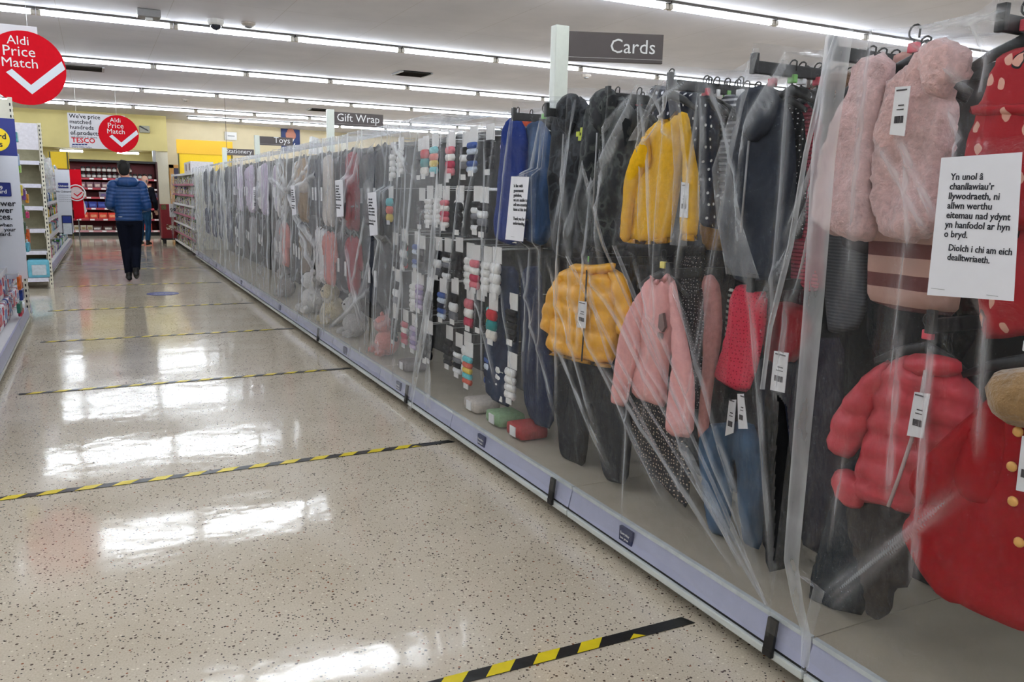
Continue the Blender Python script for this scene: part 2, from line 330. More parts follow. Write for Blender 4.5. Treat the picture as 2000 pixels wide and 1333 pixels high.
# ---------------------------------------------------------------- right-hand gondola
XF, XR = 1.72, 2.32
STRIP = mat((178, 182, 208), .3, 0, .05, 8); RAIL = mat((214, 220, 218), .25, .1, .03); DECK = mat((176, 166, 146), .5, 0, .06, 9); DARK = mat((20, 20, 22), .7, 0, .1)
YB = [0.16 + 1.31 * k for k in range(-1, 14)]
for k, ya in enumerate(YB[:-1]):
    yb = ya + 1.31; dist = ['off the near end', 'at the near end, with the coral and red coats', 'with the yellow and pink sweaters', 'with the camouflage jackets and navy clothes', 'with the sock packs', 'with the grey clothes after the socks'][k] if k < 6 else ('%s bay along the wrapped run, towards the far end' % ['', '', '', '', '', '', 'seventh', 'eighth', 'ninth', 'tenth', 'eleventh', 'twelfth', 'thirteenth', 'fourteenth', 'last'][k])
    g = thing('shelving_bay', (XR, (ya + yb) / 2, 0), 'white-lipped shelving bay ' + dist, 'shelving', 'bays of the long wrapped clothing run')
    MB().box(XF + .03, ya + .002, .155, XR + .4, yb - .002, .175).build('deck', DECK, g)
    MB().prism([(XF, ya + .004, .085), (XF + .02, ya + .004, .165), (XF + .035, ya + .004, .165), (XF + .015, ya + .004, .085)], (0, 1.302, 0)).build('price_strip', STRIP, g)
    MB().box(XF - .008, ya + .003, .048, XF + .035, yb - .003, .074, .006).build('rail', RAIL, g)
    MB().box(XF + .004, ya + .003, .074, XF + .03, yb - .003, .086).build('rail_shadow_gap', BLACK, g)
    MB().box(XF + .016, ya + .004, .163, XF + .032, yb - .004, .178).build('strip_clear_edge', mat((205, 212, 214), .15), g)
    MB().box(XF + .33, ya, 0, XF + .35, yb, .155).build('kick_plate', mat((70, 64, 58), .6), g)
    MB().box(XR + .02, ya + .02, .17, XR + .04, yb - .02, 1.80).build('back_panel', DARK, g)
    MB().box(XR - .0, ya + .003, .0, XR + .08, ya + .04, 1.82).build('upright', BLACK, g)
    for yy in (ya + .28, yb - .28): MB().box(XF + .04, yy - .012, .015, XF + .06, yy + .012, .05).build('foot', CREAM, g)
    if k < 5 or k % 2:
        pt = .4 if k != 2 else .9
        yy = yb - .42; tg = MB().box(XF - .001, yy - .04, .10, XF + .012, yy + .04, .155); o = tg.build('shelf_tag', mat((50, 58, 98), .5), g)
        if k < 5: text('Everyday', (XF - .003, yy + .03, .128), .016, WHITE, g, '-X'); text('low price', (XF - .003, yy + .03, .110), .014, WHITE, g, '-X')
    for z in (1.78, 1.08):
        MB().box(XR - .02, ya + .02, z - .02, XR + .02, yb - .02, z + .02).build('cross_bar', BLACK, g)

# black arms (hanging rails) reaching out to the aisle, px of the tip on the photo
arms = []
def arm(yy, z, xf, label):
    t = thing('garment_rail', (XR, yy, z), label, 'rail', 'black garment rails of the wrapped run')
    MB().box(xf, yy - .009, z - .018, XR, yy + .009, z + .018, .003).build('bar', BLACK, t)
    MB().box(xf - .012, yy - .012, z - .02, xf + .004, yy + .012, z + .04, .003).build('end_stop', BLACK, t)
    return t
def hanger(yc, X, zt, w=.34, label='black plastic hanger', lab2=None, clip=False):
    t = thing('hanger', (X, yc, zt), label, 'hanger', 'black hangers on the rails')
    pts = [(X, yc - .012, zt - .01)] + [(X, yc + .018 * math.sin(a), zt + .005 + .018 * math.cos(a)) for a in [-.8 + j * .55 for j in range(8)]]
    MB().tube([(X, yc, zt - .07), (X, yc, zt - .03)] + pts[::-1][:9], .0028, 5).build('hook', BLACK, t, True)
    MB().tube([(X, yc - w / 2, zt - .13), (X, yc - w / 4, zt - .09), (X, yc, zt - .065), (X, yc + w / 4, zt - .09), (X, yc + w / 2, zt - .13)], [(.004, .008), (.006, .014), (.009, .018), (.006, .014), (.004, .008)], 8).build('shoulder_bar', BLACK, t, True)
    MB().box(X - .008, yc - .014, zt - .045, X + .008, yc + .014, zt - .02, .003).build('size_clip', mat(random.choice([(225, 70, 90), (120, 190, 90), (240, 150, 40), (235, 220, 90), (240, 240, 240)]), .4), t)
    return t

# ---------------------------------------------------------------- cloth tool
def smooth_outline(P, res):
    P = [np.array(p, float) for p in P]; out = []
    for i in range(len(P)):
        a, b = P[i], P[(i + 1) % len(P)]; out += [a * .82 + b * .18, a * .18 + b * .82]
    Q = []
    for i in range(len(out)):
        a, b = out[i], out[(i + 1) % len(out)]; n = max(1, int(np.linalg.norm(b - a) / res))
        for j in range(n): Q.append(a + (b - a) * j / n)
    return np.array(Q)
def cloth(name, P, X, T, m, parent, quilt=0, jag=0, tuft=0, res=.016, wr=.006, seed=0, R0=.05, back=.35, fold=0, lean=0.):
    """P: outline in (y, z); a soft padded sheet of cloth hanging in the plane x = X, front towards the aisle"""
    B = smooth_outline(P, res)
    if jag: B = B + np.random.default_rng(seed + 3).uniform(-jag, jag, B.shape)
    nB = len(B); mn, mx = B.min(0), B.max(0)
    gx = np.arange(mn[0] + res / 2, mx[0], res); gz = np.arange(mn[1] + res / 2, mx[1], res)
    G = np.array([(a, b) for a in gx for b in gz]); rg = np.random.default_rng(seed + 11); G = G + rg.uniform(-.2, .2, G.shape) * res
    A1 = B; A2 = np.roll(B, -1, 0)
    def dist(Pt):
        d = np.full(len(Pt), 9.)
        for a, b in zip(A1, A2):
            ab = b - a; L = ab @ ab + 1e-12; t = np.clip(((Pt - a) @ ab) / L, 0, 1); q = a + t[:, None] * ab; d = np.minimum(d, np.hypot(*(Pt - q).T))
        return d
    def inside(Pt):
        c = np.zeros(len(Pt), bool)
        for a, b in zip(A1, A2):
            k = ((a[1] > Pt[:, 1]) != (b[1] > Pt[:, 1])); k2 = Pt[:, 0] < (b[0] - a[0]) * (Pt[:, 1] - a[1]) / (b[1] - a[1] + 1e-12) + a[0]; c ^= (k & k2)
        return c
    G = G[inside(G)]; dg = dist(G); k = dg > res * .45; G = G[k]; dg = dg[k]
    pts = [Vector(p) for p in B] + [Vector(p) for p in G]
    vs, es, fs, *_ = delaunay_2d_cdt(pts, [(i, (i + 1) % nB) for i in range(nB)], [], 1, 1e-6)
    V = np.array([tuple(v) for v in vs]); D = dist(V); onb = D < 1e-5
    R1 = min(R0, max(D.max(), 1e-4)); q = np.clip(D / R1, 0, 1); h = T * np.sqrt(np.clip(1 - (1 - q) ** 2, 0, 1))
    y, z = V[:, 0], V[:, 1]
    if quilt:
        ph = (z - mn[1]) / quilt + .08 * np.sin(y * 9 + seed); h = h * (.55 + .45 * np.abs(np.sin(PI * ph)) ** .55) + .004 * np.sin(y * 55 + np.floor(ph) * 2.1) * q
    if fold: h = h + fold * q * (np.sin((y * 38 + seed) + 2 * np.sin(z * 5 + seed)) * np.clip((mx[1] - z) / (mx[1] - mn[1]), .15, 1))
    a1, a2, a3 = rg.uniform(-1, 1, 3)
    h = h + wr * q * (np.sin(y * 31 + z * 14 * a1 + seed) * .6 + np.sin(z * 27 + y * 19 * a2 + 1.3 * seed) * .5 + np.sin((y + z * a3) * 63) * .25)
    ln = lean * (z - mn[1])
    if tuft: h = h + rg.uniform(-1, 1, len(h)) * tuft * np.clip(q * 3, 0, 1)
    F1 = np.column_stack([X - h + ln, y, z]); n = len(V); idx = {}
    verts = F1.tolist(); bi = []
    for i in range(n):
        if onb[i]: bi.append(i)
        else: bi.append(len(verts)); verts.append([X + h[i] * back + ln[i], y[i], z[i]])
    faces = [tuple(f) for f in fs] + [tuple(bi[j] for j in f[::-1]) for f in fs]
    return raw(name, verts, faces, m, parent)
def G(X, px): return [tuple(onx(x, y, X)[1:]) for x, y in px]
def tagcard(parent, X, px, name='price_tag', string=True, lines=True):
    """a white swing ticket; px = its four corners"""
    P = [onx(x, y, X) for x, y in px]; MB().prism([tuple(p) for p in P], (.002, 0, 0)).build(name, mat((228, 228, 230), .4, 0, .02), parent)
    c = sum(P) / 4; h = max(p[2] for p in P) - min(p[2] for p in P); wd = abs(P[0][1] - P[1][1])
    if lines:
        mb = MB()
        for k in range(9):
            yy = c[1] - wd * .28 + wd * .56 * k / 8; mb.box(X - .0016, yy - .0006 * (1 + k % 3), c[2] - h * .24, X - .0004, yy + .0006 * (1 + k % 2), c[2] - h * .10)
        mb.box(X - .0016, c[1] - wd * .25, c[2] + h * .1, X - .0004, c[1] + wd * .12, c[2] + h * .125); mb.box(X - .0016, c[1] - wd * .25, c[2] + h * .02, X - .0004, c[1] + wd * .2, c[2] + h * .04)
        mb.box(X - .0016, c[1] - wd * .35, c[2] + h * .40, X - .0004, c[1] + wd * .35, c[2] + h * .43)
        mb.build('barcode_print', mat((70, 66, 70), .6, 0, 0), parent)
def garment(name, X, label, cat, pieces, m, group=None, **kw):
    """pieces: (part name, px outline, dx, thickness, material or None, options)"""
    allp = [onx(x, y, X) for pc in pieces for x, y in pc[1]]
    c = np.mean(allp, 0); zt = min(p[2] for p in allp)
    t = thing(name, (X, c[1], zt), label, cat, group)
    for i, pc in enumerate(pieces):
        o = dict(kw); o.update(pc[5] if len(pc) > 5 else {})
        cloth(pc[0], G(X + pc[2], pc[1]), X + pc[2], pc[3], pc[4] or m, t, seed=i + int(c[1] * 31), **o)
    return t

# ---------------------------------------------------------------- front garments (traced where they hang)
MUST = fabric((232, 178, 28), .08, .5); PUFY = mat((240, 172, 8), .45, 0, .05, 30, .2); PINK = fabric((232, 168, 164), .06, .3)
g = garment('sweater', 1.85, 'mustard yellow sweater with long sleeves on the upper rail beside the polka dot clothes', 'sweater', [
    ('body', [(1290, 232), (1264, 258), (1244, 330), (1228, 400), (1222, 473), (1265, 476), (1310, 473), (1325, 395), (1334, 325), (1343, 270), (1346, 228), (1330, 217), (1314, 234), (1302, 238)], 0, .035, None),
    ('sleeve', [(1266, 254), (1238, 300), (1221, 355), (1217, 420), (1214, 472), (1230, 475), (1237, 400), (1252, 345), (1274, 320)], -.035, .03, None),
    ('sleeve', [(1328, 217), (1345, 222), (1354, 280), (1367, 352), (1366, 420), (1361, 466), (1328, 462), (1334, 400), (1338, 330), (1334, 260)], -.03, .03, None),
    ('hem_band', [(1222, 464), (1222, 475), (1265, 478), (1311, 475), (1312, 463), (1265, 467)], -.012, .03, fabric((214, 158, 18)), {'R0': .01}),
    ('cuff', [(1327, 456), (1327, 470), (1361, 472), (1362, 460)], -.045, .018, fabric((214, 158, 18)), {'R0': .01}),
    ('neckband', [(1288, 230), (1296, 244), (1310, 240), (1326, 222), (1322, 215), (1308, 231), (1298, 234)], -.02, .01, fabric((214, 158, 18)), {'R0': .01})], MUST, fold=.006)
tagcard(g, 1.79, [(1331, 356), (1345, 358), (1343, 426), (1327, 424)])
hanger(onx(1308, 215, 1.86)[1], 1.86, 1.83, .3, 'black hanger carrying the mustard yellow sweater')
g = garment('puffer_jacket', 1.83, 'bright yellow quilted puffer jacket on the lower rail', 'jacket', [
    ('body', [(1125, 519), (1099, 528), (1084, 570), (1079, 630), (1074, 688), (1130, 702), (1192, 716), (1206, 690), (1214, 600), (1216, 545), (1195, 520), (1160, 517)], 0, .05, None, {'quilt': .085}),
    ('sleeve', [(1103, 526), (1080, 556), (1066, 600), (1060, 645), (1079, 657), (1090, 620), (1100, 575)], -.02, .04, None, {'quilt': .075}),
    ('sleeve', [(1192, 519), (1222, 538), (1236, 590), (1238, 652), (1211, 662), (1207, 600)], -.02, .04, None, {'quilt': .075}),
    ('collar', [(1117, 514), (1118, 532), (1160, 540), (1200, 530), (1204, 512), (1160, 518)], -.04, .022, None, {'R0': .012}),
    ('hem_band', [(1074, 684), (1072, 692), (1130, 708), (1192, 721), (1195, 712), (1130, 698)], -.015, .04, mat((180, 128, 8), .6), {'R0': .01})], PUFY)
zp = [onx(x, y, 1.77) for x, y in ((1146, 528), (1142, 620), (1136, 706))]; MB().tube([tuple(p) for p in zp], .004, 6).build('zip', mat((70, 66, 60), .5), g, True)
tagcard(g, 1.762, [(1130, 588), (1146, 590), (1143, 642), (1127, 640)])
hanger(onx(1150, 500, 1.84)[1], 1.85, 1.17, .3, 'black hanger carrying the yellow puffer jacket')
g = garment('sweatshirt', 1.83, 'pale pink long-sleeved sweatshirt with a grey motif on the lower rail', 'sweatshirt', [
    ('body', [(1270, 540), (1252, 572), (1246, 640), (1244, 700), (1238, 776), (1270, 788), (1302, 798), (1306, 720), (1316, 650), (1324, 590), (1320, 552), (1306, 536), (1292, 548), (1280, 550)], 0, .04, None),
    ('sleeve', [(1256, 562), (1230, 606), (1214, 660), (1203, 730), (1195, 788), (1223, 797), (1236, 735), (1250, 680), (1262, 610)], -.035, .035, None),
    ('sleeve', [(1308, 537), (1320, 550), (1330, 606), (1348, 690), (1358, 752), (1355, 857), (1304, 852), (1311, 775), (1318, 700), (1314, 620)], -.04, .035, None),
    ('neckband', [(1268, 536), (1272, 552), (1288, 560), (1304, 548), (1310, 537), (1302, 533), (1290, 547), (1279, 545)], -.03, .01, fabric((214, 148, 146)), {'R0': .01})], PINK, fold=.008, wr=.009)
mot = fabric((140, 116, 112)); mb = MB()
for q in ([(1287, 615), (1294, 612), (1298, 640), (1292, 650), (1285, 640)], [(1268, 634), (1277, 632), (1279, 642), (1270, 645)], [(1284, 650), (1291, 652), (1290, 662), (1284, 660)]):
    mb.prism([tuple(onx(x, y, 1.784)) for x, y in q], (.012, 0, 0))
mb.build('printed_motif', mot, g)
hanger(onx(1296, 520, 1.84)[1], 1.84, 1.19, .3, 'black hanger carrying the pale pink sweatshirt')
FURP = fur((222, 184, 180), 70, 1.)
g = garment('fur_gilet', 1.84, 'fluffy pale pink fur gilet with white price tag at the near end', 'gilet', [
    ('left_front', [(1735, 100), (1697, 112), (1678, 137), (1671, 190), (1641, 240), (1617, 293), (1601, 371), (1599, 432), (1627, 459), (1685, 474), (1716, 468), (1721, 400), (1722, 341), (1733, 250), (1746, 190), (1748, 130)], 0, .055, None),
    ('right_front', [(1748, 150), (1765, 150), (1806, 98), (1822, 90), (1858, 130), (1868, 190), (1872, 250), (1858, 330), (1850, 440), (1820, 468), (1776, 474), (1735, 466), (1716, 400), (1716, 341), (1730, 250)], .005, .055, None),
    ('hood', [(1795, 128), (1800, 92), (1838, 73), (1888, 84), (1905, 112), (1896, 150), (1866, 165), (1850, 200), (1815, 190), (1800, 160)], -.02, .035, None),
    ('back_lining', [(1744, 118), (1748, 145), (1770, 150), (1802, 104), (1780, 96), (1756, 100)], .07, .02, fabric((205, 160, 150)))], FURP, wr=.014, res=.012, R0=.03, jag=.006, tuft=.005)
tagcard(g, 1.755, [(1749, 170), (1778, 168), (1766, 266), (1737, 263)])
hanger(onx(1790, 95, 1.88)[1], 1.87, 1.82, .32, 'black hanger carrying the pale pink fur gilet')
hg = MB()
a, b, c_ = onx(1860, 128, 1.80), onx(1925, 140, 1.80), onx(1868, 178, 1.80)
CORAL = mat((196, 54, 66), .5, 0, .08, 30, .3)
g = garment('puffer_jacket', 1.87, 'coral red puffer jacket with white ticket and long zip, lower rail at the near end', 'jacket', [
    ('body', [(1775, 692), (1740, 705), (1712, 760), (1700, 830), (1682, 900), (1668, 950), (1680, 982), (1736, 988), (1778, 1008), (1830, 1000), (1890, 960), (1915, 860), (1920, 770), (1870, 720), (1820, 705)], 0, .055, None, {'quilt': .07}),
    ('sleeve', [(1742, 699), (1700, 722), (1660, 765), (1632, 806), (1617, 868), (1634, 890), (1662, 898), (1690, 862), (1712, 800), (1738, 752)], -.02, .045, None, {'quilt': .07}),
    ('pocket_flap', [(1632, 918), (1622, 940), (1636, 972), (1658, 994), (1684, 994), (1694, 962), (1676, 925), (1655, 915)], -.02, .035, None, {'quilt': .05}),
    ('hood', [(1778, 690), (1760, 716), (1790, 736), (1836, 742), (1880, 730), (1878, 704), (1830, 692)], -.03, .035, None)], CORAL)
zp = [onx(x, y, 1.80) for x, y in ((1808, 724), (1790, 830), (1757, 930), (1735, 990))]; MB().tube([tuple(p) for p in zp], .005, 6).build('zip', mat((190, 170, 168), .4), g, True)
tagcard(g, 1.79, [(1786, 766), (1816, 770), (1802, 857), (1771, 851)])
hanger(onx(1806, 672, 1.88)[1], 1.89, 1.1, .3, 'black hanger carrying the coral red puffer jacket')
REDC = fabric((158, 10, 22), .08, .2)
g = garment('winter_coat', 1.82, 'bright red winter coat with brown fur hood and gold buttons, lower rail', 'coat', [
    ('body', [(1950, 760), (1905, 800), (1850, 900), (1800, 980), (1766, 1028), (1808, 1112), (1852, 1172), (1930, 1200), (2010, 1236), (2090, 1250), (2150, 1100), (2160, 900), (2120, 780), (2040, 750)], 0, .06, None, {'fold': .014}),
    ('sleeve', [(1940, 772), (1885, 818), (1830, 868), (1788, 915), (1776, 945), (1800, 985), (1840, 1000), (1880, 975), (1900, 900), (1940, 850)], -.03, .045, None),
    ('sleeve', [(1900, 800), (1866, 870), (1852, 930), (1884, 984), (1946, 1000), (1966, 940), (1990, 860), (1975, 780)], -.05, .02, None, {'fold': .012}),
    ('fur_hood', [(1945, 724), (1929, 748), (1936, 790), (1956, 822), (1990, 836), (2040, 838), (2080, 800), (2070, 735), (2010, 716)], -.08, .05, fur((150, 118, 78), 60, 1.), {'wr': .015})], REDC)
for x, y in ((1988, 844), (1976, 912), (1978, 980), (1990, 1060)):
    p = onx(x, y, 1.745); b_ = MB().ball(tuple(p), .012, (.5, 1, 1)); b_.build('button', mat((226, 170, 90), .35), g, True)
tagcard(g, 1.738, [(1996, 852), (2030, 856), (2020, 966), (1984, 958)])
hanger(onx(2010, 700, 1.86)[1], 1.86, 1.12, .3, 'black hanger carrying the red winter coat')
# red penguin pyjamas
def pyjama_mat():
    t = NT('pyjama_print'); sp = t.n('ShaderNodeSeparateXYZ', Vector=t.obj()); sx = t.n('ShaderNodeCombineXYZ', X=sp.outputs[1], Y=t.math('MULTIPLY', sp.outputs[2], .6))
    v = t.n('ShaderNodeTexVoronoi', {'voronoi_dimensions': '2D'}, Vector=sx.outputs[0], Scale=22., Randomness=.85); s = t.n('ShaderNodeSeparateColor', Color=v.outputs['Color'])
    nz = t.n('ShaderNodeTexNoise', Vector=t.obj(), Scale=45., Detail=1.)
    d = t.math('ADD', v.outputs['Distance'], t.math('MULTIPLY', nz.outputs[0], .3))
    f1 = t.math('LESS_THAN', d, .43); f2 = t.math('LESS_THAN', d, .34)
    dark = t.math('MULTIPLY', f1, t.math('GREATER_THAN', s.outputs[0], .62)); lite = t.math('MULTIPLY', f2, t.math('GREATER_THAN', s.outputs[1], .15))
    c = t.mix(dark, lin((176, 12, 30)), lin((24, 20, 26))); c = t.mix(lite, c, lin((226, 170, 150)))
    t.l(c, t.b.inputs['Base Color']); t.b.inputs['Roughness'].default_value = .85; return t.m
PYJ = pyjama_mat()
g = garment('pyjama_set', 1.82, 'red pyjamas printed with small winter animals, beside the fur gilet', 'pyjamas', [
    ('top', [(1990, 92), (1952, 108), (1934, 150), (1912, 210), (1893, 270), (1884, 310), (1890, 440), (1940, 452), (2060, 450), (2090, 300), (2080, 120), (2040, 90)], 0, .035, None, {'fold': .01}),
    ('frill', [(1896, 205), (1892, 222), (1930, 230), (1990, 228), (2060, 232), (2060, 205), (1990, 200)], -.03, .02, None, {'R0': .012}),
    ('trousers', [(1892, 440), (1908, 560), (1918, 662), (1962, 662), (2000, 655), (2060, 660), (2080, 440)], .04, .03, None, {'fold': .01})], PYJ)
hanger(onx(2010, 70, 1.84)[1], 1.83, 1.82, .32, 'black hanger carrying the red printed pyjamas')
g = garment('knitted_jumper', 1.96, 'brown and cream striped knitted jumper below the fur gilet, behind the Welsh notice', 'jumper', [
    ('body', [(1702, 440), (1704, 520), (1702, 588), (1750, 606), (1810, 614), (1870, 618), (1884, 540), (1880, 430)], 0, .05, None)],
    stripes((196, 158, 146), (120, 74, 72), .085, .45, 2), fold=.006, wr=.01)
